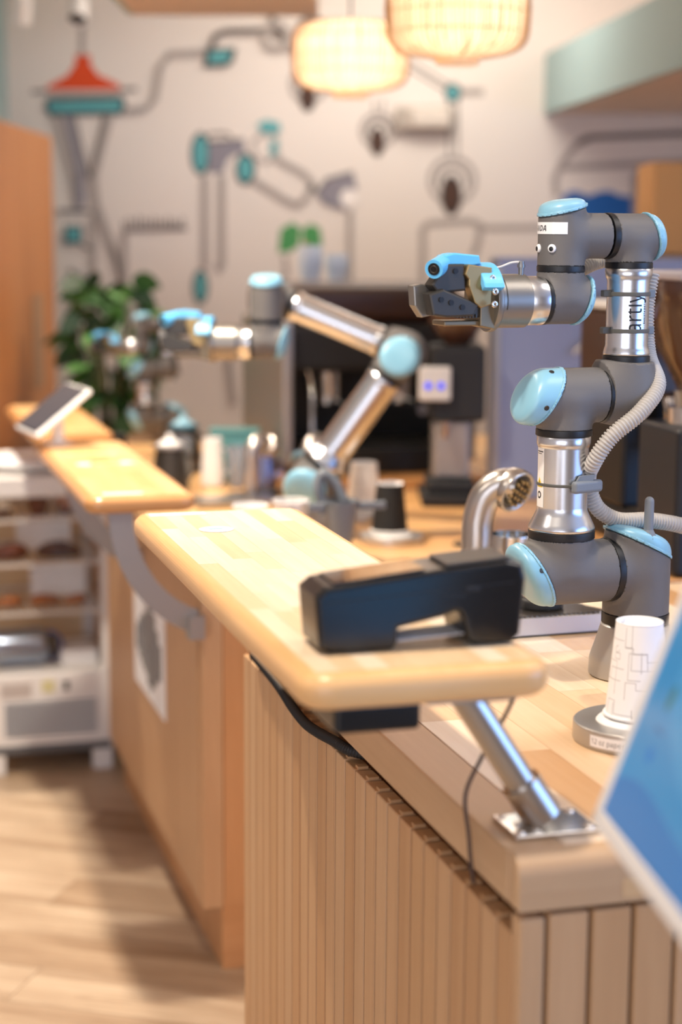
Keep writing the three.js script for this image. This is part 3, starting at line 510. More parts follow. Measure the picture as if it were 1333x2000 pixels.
const J = {
  base: joint([0, -1, 0], 0.0625, 0.0464, [1, 0, 0], 0.041, 0.0435, [-0.44, 0.9, 0], 0.03, 0.022, 0, 0.064),
  shoulder: joint([-1, 0, 0], 0.07, 0.0435, [0, 1, 0], 0.05, 0.0448, [0.894, -0.447, 0], 0.0335, 0.024, 0, 0.0775),
  elbow: joint([0, -1, 0], 0.0445, 0.0378, [-1, 0, 0], 0.051, 0.0375, [0.88, 0.47, 0], 0.024, 0.036, 1, 0.0735),
  bend: bend(0.0372, 0.034, 0.043),
  wrist1: joint([0, -1, 0], 0.035, 0.0312, [1, 0, 0], 0.03, 0.0302, [-0.973, 0.23, 0], 0.0266, 0.019, 1, 0.0525),
  wrist2: joint([-1, 0, 0], 0.063, 0.0302, [0, -1, 0], 0.0395, 0.0315, [0.235, 0.97, 0], 0.0307, 0.0195, 1, 0.052),
  wrist3: joint([0, 1, 0], 0.038, 0.0315, [1, 0, 0], 0.0235, 0.0315, [-0.957, -0.29, 0], 0.027, 0.015, 1, 0.048),
};
const cylY = (r, y0, y1, n = 40) => new THREE.CylinderGeometry(r, r, y1 - y0, n).translate(0, (y0 + y1) / 2, 0);
const ringY = (r, y0, y1) => lathe([[r - 0.006, y0], [r - 0.0006, y0], [r, y0 + 0.0006], [r, y1 - 0.0006], [r - 0.0006, y1], [r - 0.006, y1]], 44);
const toX = g => g.clone().rotateZ(-Math.PI / 2);            // y axis to +x
// tubes, from the ring at y0 to the ring at y1
const armTube = (r, f, c, y0, y1) => lathe([[f - 0.004, y0], [f, y0 + 0.0005], [f, y0 + 0.005], [f - (f - r) * 0.25, y0 + 0.011], [r + (f - r) * 0.3, y0 + 0.021], [r + 0.0006, y0 + 0.027], [r, y0 + 0.033], [r, y1 - 0.017], [c - 0.0008, y1 - 0.013], [c, y1 - 0.01], [c, y1 - 0.0006], [c - 0.004, y1]], 56);
const foreTube = (r, f, c, y0, y1) => lathe([[f - 0.004, y0], [f, y0 + 0.0005], [f, y0 + 0.004], [f - 0.0012, y0 + 0.009], [r, y0 + 0.014], [r, y1 - 0.017], [c - 0.0008, y1 - 0.012], [c, y1 - 0.008], [c, y1 - 0.0006], [c - 0.004, y1]], 52);
function corrugated(pts, r, pitch, segs = 12) {
  const cv = new THREE.CatmullRomCurve3(pts, false, 'centripetal'), L = cv.getLength(), N = Math.round(L / pitch) * 4, fr = cv.computeFrenetFrames(N, false), pos = [], idx = [];
  for (let i = 0; i <= N; i++) {
    const p = cv.getPointAt(i / N), R_ = r * (1 + [0.04, 0.1, 0.04, -0.2][i % 4]);
    for (let j = 0; j < segs; j++) { const a = j / segs * 2 * Math.PI, q = p.clone().addScaledVector(fr.normals[i], Math.cos(a) * R_).addScaledVector(fr.binormals[i], Math.sin(a) * R_); pos.push(q.x, q.y, q.z); }
    if (i < N) for (let j = 0; j < segs; j++) { const a = i * segs + j, b = i * segs + (j + 1) % segs; idx.push(a, b, a + segs, b, b + segs, a + segs); }
  }
  const g = new THREE.BufferGeometry(); g.setAttribute('position', new THREE.Float32BufferAttribute(pos, 3)); g.setIndex(idx); g.computeVertexNormals(); return g;
}
function prism(pts, z0, z1, bev = 0.0015) {
  const s = new THREE.Shape(pts.map(p => new THREE.Vector2(p[0], p[1])));
  return new THREE.ExtrudeGeometry(s, { depth: z1 - z0 - 2 * bev, bevelEnabled: true, bevelThickness: bev, bevelSize: bev, bevelSegments: 2, curveSegments: 8 }).translate(0, 0, z0 + bev);
}
// the gripper along +x, y up; its camera looks out at -z
function gripper(put, detail) {
  const bx = (r, a, b, n = 44) => toX(cylY(r, a, b, n));
  put('tool_flange', lathe([[0.02, 0.0295], [0.0318, 0.0295], [0.0325, 0.0302], [0.0325, 0.056], [0.02, 0.056]], 48).rotateZ(-Math.PI / 2), M.alu, 'bright aluminium tool flange');
  const gr = put('gripper_body', [lathe([[0.0, 0.056], [0.0348, 0.056], [0.0354, 0.0566], [0.0354, 0.1], [0.0396, 0.1015], [0.0404, 0.103], [0.0404, 0.1085], [0.039, 0.11], [0, 0.11]], 56).rotateZ(-Math.PI / 2)], M.gripGrey, 'grey metal gripper body');
  put('gripper_cover', new THREE.CylinderGeometry(0.0364, 0.0364, 0.033, 24, 1, true, Math.PI * 1.0 - 0.3, 1.5).rotateZ(-Math.PI / 2).translate(0.078, 0, 0), M.gripGrey);
  put('jaw_base', [prism([[0.11, 0.034], [0.122, 0.036], [0.128, 0.024], [0.128, -0.03], [0.11, -0.034]], -0.026, 0.026), rbox(0.118, 0.178, -0.031, -0.024, -0.02, 0.02, 0.002)], std('#857760', 0.42, 0.8), 'dull bronze jaw base');
  put('jaw_block', [prism([[0.119, 0.043], [0.15, 0.047], [0.154, 0.036], [0.149, 0.03], [0.149, 0.022], [0.14, 0.0], [0.132, -0.006], [0.119, -0.002]], -0.034, -0.016)], M.brass, 'brass-coloured stepped block');
  put('finger', [prism([[0.197, 0.0225], [0.181, 0.046], [0.157, 0.046], [0.155, 0.0177], [0.19, 0.0143]], -0.03, -0.004, 0.003), prism([[0.157, 0.04], [0.157, 0.02], [0.126, 0.012], [0.126, 0.03]], -0.014, 0.006)], M.darkMetal, 'dark angular gripper finger');
  put('finger', [prism([[0.2036, 0.0089], [0.187, 0.0143], [0.15, 0.0], [0.1406, -0.0054], [0.145, -0.015], [0.182, -0.0163], [0.1986, -0.0136]], -0.036, -0.012, 0.003), prism([[0.15, 0.0], [0.15, -0.014], [0.122, -0.02], [0.122, -0.004]], -0.022, 0.0)], M.darkMetal, 'dark angular gripper finger');
  put('fingertip', [prism([[0.214, 0.019], [0.205, 0.021], [0.185, 0.016], [0.182, -0.014], [0.202, -0.018], [0.212, -0.004]], -0.006, 0.014, 0.002)], M.gripGrey, 'lighter grey fingertip pad');
  // blue bracket over the collar and the camera it carries
  const arcs = [], a0 = R(24), a1 = R(118); const s = new THREE.Shape();
  for (let i = 0; i <= 18; i++) { const a = a0 + (a1 - a0) * i / 18; const p = [Math.cos(a) * 0.0495, Math.sin(a) * 0.0495]; i ? s.lineTo(...p) : s.moveTo(...p); }
  for (let i = 18; i >= 0; i--) { const a = a0 + (a1 - a0) * i / 18; s.lineTo(Math.cos(a) * 0.0412, Math.sin(a) * 0.0412); }
  const br = new THREE.ExtrudeGeometry(s, { depth: 0.026, bevelEnabled: true, bevelThickness: 0.0015, bevelSize: 0.0012, bevelSegments: 2 }).rotateY(Math.PI / 2);
  put('camera_bracket', [br.translate(0.106, 0, 0), prism([[0.13, 0.05], [0.132, 0.058], [0.165, 0.061], [0.178, 0.058], [0.182, 0.047], [0.16, 0.046]], -0.022, 0.004, 0.002)], blueTwo, 'sky blue printed camera bracket');
  const ca = V(0.172, 0.05, -0.006), cb = V(0.2, 0.0425, -0.034), cd = cb.clone().sub(ca).normalize();
  const cm = put('camera', rod(ca, cb, 0.0125, 0.0122, 32), blueTwo, 'sky blue camera barrel');
  cm.add(Object.assign(new THREE.Mesh(rod(cb.clone().addScaledVector(cd, -0.004), cb.clone().addScaledVector(cd, 0.0006), 0.0082, 0.008, 28), M.blackGloss), { name: 'lens' }));
  if (!detail) return;
  cm.add(Object.assign(new THREE.Mesh(new THREE.TorusGeometry(0.0046, 0.0006, 8, 24).applyQuaternion(new THREE.Quaternion().setFromUnitVectors(V(0, 0, 1), cd)).translate(cb.x + cd.x * 0.0008, cb.y + cd.y * 0.0008, cb.z + cd.z * 0.0008), M.darkMetal), { name: 'lens_ring' }));
  for (const [x, y, z] of [[0.119, 0.031, -0.0385], [0.119, 0.014, -0.0465], [0.12, -0.002, -0.047]]) {
    const b = put('bolt', lathe([[0.0016, 0.0012], [0.0016, 0.0025], [0.0036, 0.0025], [0.0044, 0.0016], [0.0044, 0]], 18).rotateX(-Math.PI / 2).translate(x, y, z), M.chrome, 'steel socket bolt');
  }
  for (const [x, y, z] of [[0.168, 0.04, -0.0312], [0.19, 0.004, -0.037], [0.176, 0.0, -0.037], [0.16, -0.006, -0.037]]) put('bolt_hole', new THREE.CylinderGeometry(0.0035, 0.0035, 0.0012, 18).rotateX(Math.PI / 2).translate(x, y, z), M.black);
  for (let i = 0; i < 7; i++) put('tooth', box(0.136 + i * 0.0045, 0.138 + i * 0.0045, -0.02, -0.0155, -0.03, -0.018), M.darkMetal);
  put('cable_plug', [rod(V(0.062, 0.034, -0.006), V(0.062, 0.052, -0.006), 0.0035, 0.0042, 14), rod(V(0.062, 0.044, -0.006), V(0.062, 0.048, -0.006), 0.0055, 0.0055, 8)], M.gripGrey);
  put('sensor_cable', tube([V(0.064, 0.051, -0.006), V(0.075, 0.05, -0.004), V(0.092, 0.044, -0.002), V(0.104, 0.0425, 0)], 0.0016, 24, 8), M.greyWhite);
}
const blueTwo = phys({ color: '#5db4e6', roughness: 0.4, clearcoat: 0.2 });
function robot(label, o, name = 'barista_robot') {
  const g = thing(name, label, 'robot', o.group), k = o.k || 1;
  const X = o.L.clone().normalize(), Yv = V(0, 1, 0), Z = X.clone().cross(Yv);
  const F0 = new THREE.Matrix4().makeBasis(X, Yv, Z); g.applyMatrix4(F0); g.position.copy(o.base); if (o.scale) g.scale.setScalar(o.scale);
  const T = (x, y, z) => new THREE.Matrix4().makeTranslation(x, y, z), RX = a => new THREE.Matrix4().makeRotationX(a), RY = a => new THREE.Matrix4().makeRotationY(a), S = new THREE.Matrix4().makeScale(k, k, k);
  const at = F => (n, geo, mat, label, sc = true) => { const m = part(g, n, geo, mat, label); m.applyMatrix4(sc ? F.clone().multiply(S) : F); return m; };
  const jnt = (F, j, n) => { at(F)(n + '_joint', j[0], M.urGrey); const c = at(F)(n + '_cap', j[1], M.urBlue, 'sky blue joint cap'); c.add(Object.assign(new THREE.Mesh(j[2], M.urBlue), { name: 'cap_lip' })); return c; };
  const { d1, sh, a2, el, a3, d4, d5 } = o;
  // base
  const b = at(new THREE.Matrix4());
  b('base_flange', lathe([[0, 0], [0.0615, 0], [0.063, 0.0012], [0.0632, 0.003], [0.0625, 0.022], [0.0605, 0.03], [0.0555, 0.045], [0.0505, 0.062], [0.0482, 0.07], [0.0472, 0.0745 / k * Math.min(1, k) + (d1 / k - 0.152)], [0, 0.0745 / k + (d1 / k - 0.152)]].map(p => [p[0], Math.max(0, p[1])]), 60), std('#b5b1ab', 0.4, 0.55), 'cast aluminium base flange');
  const F1 = T(0, d1, 0), j1 = at(F1);
  j1('joint_ring', ringY(0.0472, -0.0775, -0.0625), M.black);
  const capB = jnt(F1, J.base, 'base');
  j1('joint_ring', toX(ringY(0.0445, 0.041, 0.0505)), M.black);
  const F2 = T(sh, d1, 0).multiply(RX(o.q2)), j2 = at(F2), capS = jnt(F2, J.shoulder, 'shoulder');
  j2('joint_ring', ringY(0.0456, 0.05, 0.0605), M.black);
  at(F2)('upper_arm_tube', armTube(0.0342, 0.0452, 0.0366, 0.0605, a2 / k - 0.0535), M.alu, 'bright aluminium upper arm tube');
  const F3 = F2.clone().multiply(T(0, a2, 0)), j3 = at(F3);
  j3('joint_ring', ringY(0.0384, -0.0535, -0.0445), M.black);
  const capE = jnt(F3, J.elbow, 'elbow');
  j3('joint_ring', toX(ringY(0.038, -0.0595, -0.051)), M.black);
  const F4 = F3.clone().multiply(T(-el, 0, 0)).multiply(RX(o.q3)), j4 = at(F4);
  j4('elbow_bend', J.bend, M.urGrey); j4('joint_ring', ringY(0.0322, 0.043, 0.0525), M.black);
  at(F4)('forearm_tube', foreTube(0.0288, 0.0316, 0.0318, 0.0525, a3 / k - 0.043), M.alu, 'bright aluminium forearm tube');
  const F5 = F4.clone().multiply(T(0, a3, 0)), j5 = at(F5);
  j5('joint_ring', ringY(0.032, -0.043, -0.035), M.black); jnt(F5, J.wrist1, 'first_wrist');
  j5('joint_ring', toX(ringY(0.0308, 0.03, 0.0385)), M.black);
  const F6 = F5.clone().multiply(RX(o.q4)).multiply(T(d4, 0, 0)), j6 = at(F6);
  jnt(F6, J.wrist2, 'second_wrist'); j6('joint_ring', ringY(0.0322, -0.0475, -0.0395), M.black);
  const F7 = F6.clone().multiply(T(0, -d5, 0)).multiply(RY(o.q5)), j7 = at(F7);
  jnt(F7, J.wrist3, 'third_wrist'); j7('joint_ring', toX(ringY(0.0322, 0.0235, 0.0297)), M.black);
  gripper((n, geo, mat, lb) => at(F7)(n, geo, mat, lb), o.detail);
  return { g, F1, F2, F3, F4, F5, F6, F7, at, capB, capS, capE };
}
const patch = (r, h, a0, a1) => new THREE.CylinderGeometry(r, r, h, 20, 1, true, a0, a1 - a0);
{
  const hv = V(Math.sin(YAW), 0, -Math.cos(YAW)), r0 = V(Math.cos(YAW), 0, Math.sin(YAW)), a = R(21);
  const L = r0.clone().multiplyScalar(-Math.cos(a)).addScaledVector(hv, -Math.sin(a));
  const q = robot('sharp grey robot arm with googly eyes and a name tape, on the maple worktop', { base: V(1.063, CT + 0.0005, -2.215), L, d1: 0.152, sh: 0.12, a2: 0.2436, el: 0.0925, a3: 0.2132, d4: 0.1036, d5: 0.0854, q2: 0, q3: 0, q4: 0, q5: 0, detail: true });
  const g = q.g, inv = new THREE.Matrix4().copy(g.matrix.compose(g.position, g.quaternion, g.scale)).invert();
  const Zl = L.clone().cross(V(0, 1, 0)), toCam = hv.clone().negate(), th = Math.atan2(toCam.dot(L), toCam.dot(Zl));   // angle of the viewer's side round a vertical cylinder
  // logo on the forearm, reading upwards
  const logo = canvasTex(256, 640, (c, w, h) => { c.fillStyle = '#000'; c.fillRect(0, 0, w, h); c.fillStyle = '#fff'; c.translate(158, 610); c.rotate(-Math.PI / 2); c.font = '272px sans-serif'; c.fillText('artly', 4, 0); c.font = 'bold 32px sans-serif'; c.fillText('B A R I S T A  B O T', 130, 58); });
  logo.colorSpace = THREE.NoColorSpace;
  const lg = q.at(q.F4); lg('logo_print', patch(0.0291, 0.062, th - 0.12, th + 0.95).translate(0, 0.112, 0), std('#101012', 0.5, 0, { alphaMap: logo, transparent: true }), 'black artly logo reading upwards');
  // cable ties on the forearm
  for (const y of [0.0865, 0.136]) {
    lg('cable_tie', ringY(0.0302, y - 0.0028, y + 0.0028), std('#55544f', 0.55));
    const c = lg('tie_clip', rbox(-0.006, 0.006, y - 0.006, y + 0.006, -0.006, 0.006, 0.0018), M.grayPlastic); c.translateX(-0.0335);
    const c2 = lg('tie_head', rbox(-0.006, 0.006, y - 0.004, y + 0.005, -0.005, 0.005, 0.0015), std('#55544f', 0.55)); c2.translateX(0.034);
  }
  // name tape and eyes on the second wrist casting
  const w2 = q.at(q.F6), tape = canvasTex(256, 64, (c, w, h) => { c.fillStyle = '#e9e9e8'; c.fillRect(0, 0, w, h); c.fillStyle = '#ffffff'; c.fillRect(170, 0, 12, h); c.fillStyle = '#111'; c.font = 'bold italic 44px sans-serif'; c.fillText('ANDA', 6, 48); });
  w2('name_tape', patch(0.0323, 0.0155, th - 1.75, th + 0.12).translate(0, 0.0098, 0), std('#ffffff', 0.45, 0, { map: tape }), 'white name tape lettered ANDA');
  for (const [an, y] of [[th - 0.52, -0.0165], [th - 1.32, -0.0165]]) {
    const d = V(Math.sin(an), 0, Math.cos(an)), qt = new THREE.Quaternion().setFromUnitVectors(V(0, 1, 0), d);
    const e = w2('googly_eye', lathe([[0, 0.0028], [0.003, 0.0026], [0.005, 0.0018], [0.0056, 0.0006], [0.0056, -0.001]], 24).applyQuaternion(qt).translate(d.x * 0.032, y, d.z * 0.032), M.whiteGloss, 'white googly eye');
    e.add(Object.assign(new THREE.Mesh(lathe([[0, 0.0034], [0.0028, 0.0031], [0.0032, 0.0024]], 20).applyQuaternion(qt).translate(d.x * 0.0322, y - 0.0006, d.z * 0.0322), M.black), { name: 'pupil' }));
  }
  // warning label on the upper arm
  const wl = canvasTex(64, 256, (c, w, h) => { c.fillStyle = '#eceae6'; c.fillRect(0, 0, w, h); c.fillStyle = '#333'; c.fillRect(6, 20, 50, 5); c.fillRect(6, 30, 40, 3); c.fillStyle = '#f2d21d'; c.beginPath(); c.moveTo(32, 130); c.lineTo(56, 172); c.lineTo(8, 172); c.fill(); c.fillStyle = '#222'; c.fillRect(30, 144, 4, 18); c.beginPath(); c.arc(32, 205, 16, 0, 7); c.fill(); c.fillStyle = '#eceae6'; c.beginPath(); c.arc(32, 205, 9, 0, 7); c.fill(); });
  const ua = q.at(q.F2); ua('warning_label', patch(0.03445, 0.083, th - 1.55, th - 0.95).translate(0, 0.135, 0), std('#fff', 0.45, 0, { map: wl }), 'white label with a yellow warning triangle');
  // hose and its holders
  const W = (x, y, z) => V(x, y, z).applyMatrix4(inv);
  part(g, 'cable_hose', corrugated([[1.093, 1.47, -2.262], [1.084, 1.42, -2.256], [1.079, 1.362, -2.235], [1.068, 1.321, -2.18], [1.031, 1.288, -2.157], [0.992, 1.257, -2.158], [0.973, 1.22, -2.172], [0.984, 1.19, -2.211], [0.999, 1.154, -2.215], [1.031, 1.134, -2.22], [1.088, 1.129, -2.228], [1.15, 1.115, -2.24], [1.25, 1.07, -2.3], [1.32, 0.99, -2.42]].map(p => W(...p)), 0.0106, 0.0046), M.hose, 'ribbed beige cable hose');
  part(g, 'cable_hose', corrugated([[0.955, 1.455, -2.252], [0.985, 1.475, -2.265], [1.02, 1.488, -2.275], [1.06, 1.49, -2.272], [1.09, 1.47, -2.262]].map(p => W(...p)), 0.0106, 0.0046), M.hose, 'ribbed beige cable hose');
  // clamp on the upper arm
  ua('cable_tie', ringY(0.0357, 0.1225, 0.1265), std('#55544f', 0.55));
  const cl = ua('hose_clamp', rbox(-0.026, 0.026, 0.1155, 0.1325, -0.0055, 0.0055, 0.005, 4), M.grayPlastic, 'grey plastic hose clamp');
  cl.position.add(V(-0.017, 0, 0).applyMatrix4(new THREE.Matrix4().extractRotation(q.F2))); cl.translateZ(-0.0375); cl.rotateY(0.25);
  const cw = ua('clamp_wing', prism([[-0.012, 0], [0.012, 0], [0.008, 0.006], [-0.014, 0.008]], -0.002, 0.002, 0.0005).translate(-0.013, 0.132, -0.0375), M.grayPlastic);
  // hose peg standing on the base cap
  const b1 = q.at(q.F1), dirp = V(0.16, 0.98, 0).normalize();
  const peg = b1('hose_peg', rod(V(0.0035, 0.036, -0.034), V(0.0035, 0.0985, -0.034), 0.0066, 0.0066, 20), M.grayPlastic, 'grey plastic hose peg');
  b1('hose_peg_foot', lathe([[0, -0.004], [0.006, -0.004], [0.0125, 0.008], [0.0125, 0.014], [0.0066, 0.026]], 8).translate(0.0035, 0.034, -0.034), M.grayPlastic);
  b1('hose_peg_tip', new THREE.SphereGeometry(0.0066, 16, 10).translate(0.0035, 0.0985, -0.034), M.grayPlastic);
  // a sunk screw on the face of two caps
  for (const [cap, F, x, y] of [[J.elbow[1], q.F3, 0.046, -0.012], [J.shoulder[1], q.F2, 0.05, 0.014], [J.elbow[1], q.F3, 0.03, 0.034]]) {
    const hit = new THREE.Raycaster(V(x, y, -0.3), V(0, 0, 1)).intersectObject(new THREE.Mesh(cap))[0]; if (!hit) continue;
    q.at(F)('cap_screw', lathe([[0, 0.0002], [0.0022, 0.0002], [0.0026, 0.0007], [0.0036, 0.0007], [0.0036, -0.002]].reverse(), 16).applyQuaternion(new THREE.Quaternion().setFromUnitVectors(V(0, 1, 0), hit.normal || hit.face.normal)).translate(hit.point.x, hit.point.y, hit.point.z), M.darkMetal, 'dark cap screw');
  }
}
{
  const hv = V(Math.sin(YAW), 0, -Math.cos(YAW));
  const L = hv.clone().negate().applyAxisAngle(V(0, 1, 0), R(-6)), sh = 0.13;
  const j2 = V(1.001, 0.958, -3.779);
  robot('blurred robot arm with a bent elbow, behind the white paper cups', { base: V(j2.x - L.x * sh, FT + 0.0005, j2.z - L.z * sh), L, k: 1.12, d1: 0.118, sh, a2: 0.362, el: 0.11, a3: 0.322, d4: 0.118, d5: 0.096, q2: R(-35), q3: R(103), q4: R(-68), q5: R(-90), detail: false });
  const r0 = V(Math.cos(YAW), 0, Math.sin(YAW)), L3 = r0.clone().multiplyScalar(-0.94).addScaledVector(hv, -0.34);
  robot('small distant robot arm in front of the green plant', { base: V(0.985, FT + 0.0005, -5.3), L: L3, scale: 0.76, d1: 0.152, sh: 0.12, a2: 0.2, el: 0.0925, a3: 0.1732, d4: 0.1036, d5: 0.0854, q2: 0, q3: 0, q4: 0, q5: 0, detail: false });
}
// ---------------------------------------------------------------- things on the near bar
{
  // card terminal, propped on its foot
  const g = thing('card_terminal', 'black card payment terminal propped on the pale bar shelf', 'card terminal');
  const s = new THREE.Shape(); [[0.0, 0.004], [0.008, 0], [0.07, 0], [0.073, 0.004], [0.0745, 0.021], [0.088, 0.024], [0.125, 0.031], [0.139, 0.036], [0.148, 0.034], [0.154, 0.024], [0.158, 0.004], [0.163, 0], [0.2, 0], [0.207, 0.006], [0.212, 0.062], [0.209, 0.074], [0.196, 0.077], [0.12, 0.0705], [0.004, 0.0585], [-0.004, 0.052]].forEach((p, i) => i ? s.lineTo(...p) : s.moveTo(...p));
  const b = new THREE.ExtrudeGeometry(s, { depth: 0.062, bevelEnabled: true, bevelThickness: 0.006, bevelSize: 0.005, bevelSegments: 5, curveSegments: 6 });
  part(g, 'housing', b, M.blackGloss);
  const tilt = Math.atan2(0.0125, 0.116);
  const top = part(g, 'display', rbox(0, 0.098, 0, 0.0016, 0.002, 0.06, 0.0006), phys({ color: '#15171b', roughness: 0.1, clearcoat: 1 }), 'glossy dark display'); top.position.set(0.012, 0.0648, 0); top.rotation.z = tilt;
  const cov = part(g, 'printer_cover', rbox(0.0, 0.07, 0, 0.003, 0.001, 0.061, 0.0015), std('#3c3a39', 0.35)); cov.position.set(0.132, 0.0772, 0); cov.rotation.z = Math.atan2(0.006, 0.076);
  part(g, 'side_slot', box(0.122, 0.15, 0.047, 0.0505, 0.0675, 0.0684), M.black);
  part(g, 'side_button', rbox(0.15, 0.166, 0.052, 0.058, 0.066, 0.0695, 0.001), M.blackSoft);
  part(g, 'seam', box(0.003, 0.205, 0.05, 0.051, 0.0672, 0.0682).rotateZ(0.06).translate(0.002, -0.003, 0), M.blackSoft);
  part(g, 'receipt_slip', new THREE.BoxGeometry(0.09, 0.0006, 0.045).rotateZ(0.05).translate(0.118, 0.004, 0.035), M.paper, 'white slip under the terminal');
  g.position.set(0.462, 1.1052 + 0.0051, -1.742);
  const h = thing('hub_box', 'black plastic box fixed under the pale bar shelf', 'hub');
  part(h, 'case', rbox(0.458, 0.548, 1.036, 1.0665, -1.72, -1.62, 0.006, 4), M.blackGloss); part(h, 'flange', box(0.452, 0.548, 1.0645, 1.0668, -1.715, -1.63), M.blackSoft);
  const c = single('power_cord', 'thin brown cord looping down beside the tilted steel post', 'cord', tube([V(0.668, 1.064, -1.67), V(0.664, 1.05, -1.665), V(0.65, 1.012, -1.675), V(0.637, 0.975, -1.69), V(0.622, 0.94, -1.69), V(0.621, 0.9, -1.675), V(0.622, 0.872, -1.67), V(0.625, 0.852, -1.67), V(0.6275, 0.848, -1.675)], 0.0024, 70, 8), std('#4a362c', 0.6));
  single('cable_sleeve', 'black ribbed cable sleeve sagging under the worktop edging', 'cable', corrugated([V(0.6275, 0.851, -2.7), V(0.6245, 0.851, -2.6), V(0.623, 0.846, -2.5), V(0.6215, 0.838, -2.42), V(0.6215, 0.835, -2.35), V(0.6235, 0.84, -2.28), V(0.6265, 0.8465, -2.22), V(0.634, 0.8475, -2.17), V(0.655, 0.8475, -2.14), V(0.7, 0.845, -2.12)], 0.007, 0.005, 10), M.blackSoft);
}
// printed paper cup, upside down on its steel dispenser ring
const lineArt = (sd, w = 512, h = 256) => canvasTex(w, h, (c) => {
  c.fillStyle = '#f6f4f1'; c.fillRect(0, 0, w, h); c.strokeStyle = '#b0aba7'; c.lineWidth = 1.6; let q = sd; const r = () => (q = (q * 16807) % 2147483647) / 2147483647;
  for (let i = 0; i < 26; i++) { let x = r() * w, y = r() * h; c.beginPath(); c.moveTo(x, y); for (let j = 0; j < 5; j++) { const l = 14 + r() * 46, d = Math.floor(r() * 4); const nx = x + [l, -l, 0, 0][d], ny = y + [0, 0, l, -l][d]; c.quadraticCurveTo(nx, y, nx, ny); x = nx; y = ny; } c.stroke(); }
  for (let i = 0; i < 6; i++) { const x = r() * w, y = r() * h; c.beginPath(); c.arc(x, y, 6 + r() * 8, 0, 5); c.stroke(); c.strokeRect(x - 8, y + 10, 22, 16); }
});
const cupArt = std('#ffffff', 0.7, 0, { map: lineArt(77) });
function paperCup(g, rTop, rBot, h, y, body, inner) {        // upside down: base up
  part(g, 'cup_wall', lathe([[rBot, 0.004], [rTop, h]], 48).translate(0, y, 0), body); part(g, 'cup_foot', new THREE.TorusGeometry(rTop - 0.0005, 0.0009, 8, 48).rotateX(Math.PI / 2).translate(0, y + h, 0), inner);
  part(g, 'cup_base', lathe([[rTop - 0.001, h], [rTop - 0.0016, h - 0.008], [0, h - 0.0085]].reverse(), 48).translate(0, y, 0), inner);
  part(g, 'rim', new THREE.TorusGeometry(rBot + 0.0008, 0.0022, 8, 48).rotateX(Math.PI / 2).translate(0, y + 0.003, 0), inner);
}
const ringDisc = (r, ri, h) => lathe([[0, 0], [r, 0], [r + 0.0006, 0.001], [r + 0.0006, h - 0.002], [r - 0.0014, h], [ri, h], [ri - 0.002, h - 0.003], [0, h - 0.003]], 64);
{
  const g = thing('cup_dispenser', 'round brushed steel cup plate labelled 12 oz paper on the maple worktop', 'cup plate');
  part(g, 'plate', ringDisc(0.077, 0.05, 0.024), std('#b9b5af', 0.36, 0.75), 'brushed steel ring');
  part(g, 'collar', lathe([[0.05, 0.0225], [0.0475, 0.026], [0.0445, 0.0272], [0.0425, 0.029], [0.04, 0.029], [0.036, 0.027], [0.036, 0.0225]], 56), M.white, 'white plastic collar');
  const lb = canvasTex(256, 72, (c, w, h) => { c.fillStyle = '#efedec'; c.fillRect(0, 0, w, h); c.fillStyle = '#555'; c.font = '46px sans-serif'; c.fillText('12 oz paper', 10, 52); });
  part(g, 'label', new THREE.CylinderGeometry(0.0779, 0.0779, 0.014, 20, 1, true, -1.22, 0.6).translate(0, 0.0115, 0), std('#fff', 0.6, 0, { map: lb }), 'white label reading 12 oz paper');
  g.position.set(0.927, CT + 0.0004, -1.918);
  const c = thing('paper_cup', 'upside-down white paper cup with grey line drawings, on the steel plate', 'cup');
  paperCup(c, 0.0285, 0.0388, 0.118, 0.0295, cupArt, M.paper); c.position.copy(g.position); c.rotation.y = 0.8;
}
{
  // slotted drip tray with a black puck on it
  const g = thing('drip_tray', 'slotted steel drip tray standing behind the grey robot arm', 'drip tray');
  part(g, 'tray', [box(0.0, 0.2, 0, 0.026, 0, 0.004), box(0, 0.2, 0, 0.026, -0.144, -0.14), box(0, 0.004, 0, 0.026, -0.14, 0), box(0.196, 0.2, 0, 0.026, -0.14, 0), box(0, 0.2, 0, 0.003, -0.14, 0)], std('#c9c5c0', 0.35, 0.8));
  part(g, 'foot', box(0.004, 0.196, -0.003, 0.0005, -0.136, -0.001), M.rubber);
  for (let i = 0; i < 22; i++) part(g, 'slat', new THREE.BoxGeometry(0.0042, 0.003, 0.15).rotateY(0.38).scale(1, 1, 0.9).translate(0.014 + i * 0.0083, 0.0262, -0.07), M.steel);
  const lb = canvasTex(128, 32, (c, w, h) => { c.fillStyle = '#c9c5c0'; c.fillRect(0, 0, w, h); c.fillStyle = '#6d6862'; c.font = 'italic 22px sans-serif'; c.fillText('rinse · cal', 6, 23); });
  g.position.set(0.93, CT + 0.0035, -2.46); g.rotation.y = 0.04;
  const k = thing('tamper', 'black flat tamper resting on the drip tray', 'tamper');
  part(k, 'base', lathe([[0, 0], [0.036, 0], [0.038, 0.003], [0.038, 0.012], [0.034, 0.018], [0, 0.019]], 40), M.blackSoft); part(k, 'top_ring', new THREE.TorusGeometry(0.03, 0.003, 8, 36).rotateX(Math.PI / 2).translate(0, 0.0185, 0), M.steel);
  k.position.set(1.048, CT + 0.0312 + 0.001, -2.53);
  const k2 = thing('tamper', 'small black disc beside the tamper on the drip tray', 'tamper');
  part(k2, 'base', lathe([[0, 0], [0.024, 0], [0.026, 0.003], [0.026, 0.01], [0.02, 0.014], [0, 0.015]], 32), M.black); part(k2, 'top_ring', new THREE.TorusGeometry(0.018, 0.002, 8, 28).rotateX(Math.PI / 2).translate(0, 0.0145, 0), M.steel);
  k2.position.set(0.968, CT + 0.0312 + 0.001, -2.53);
}
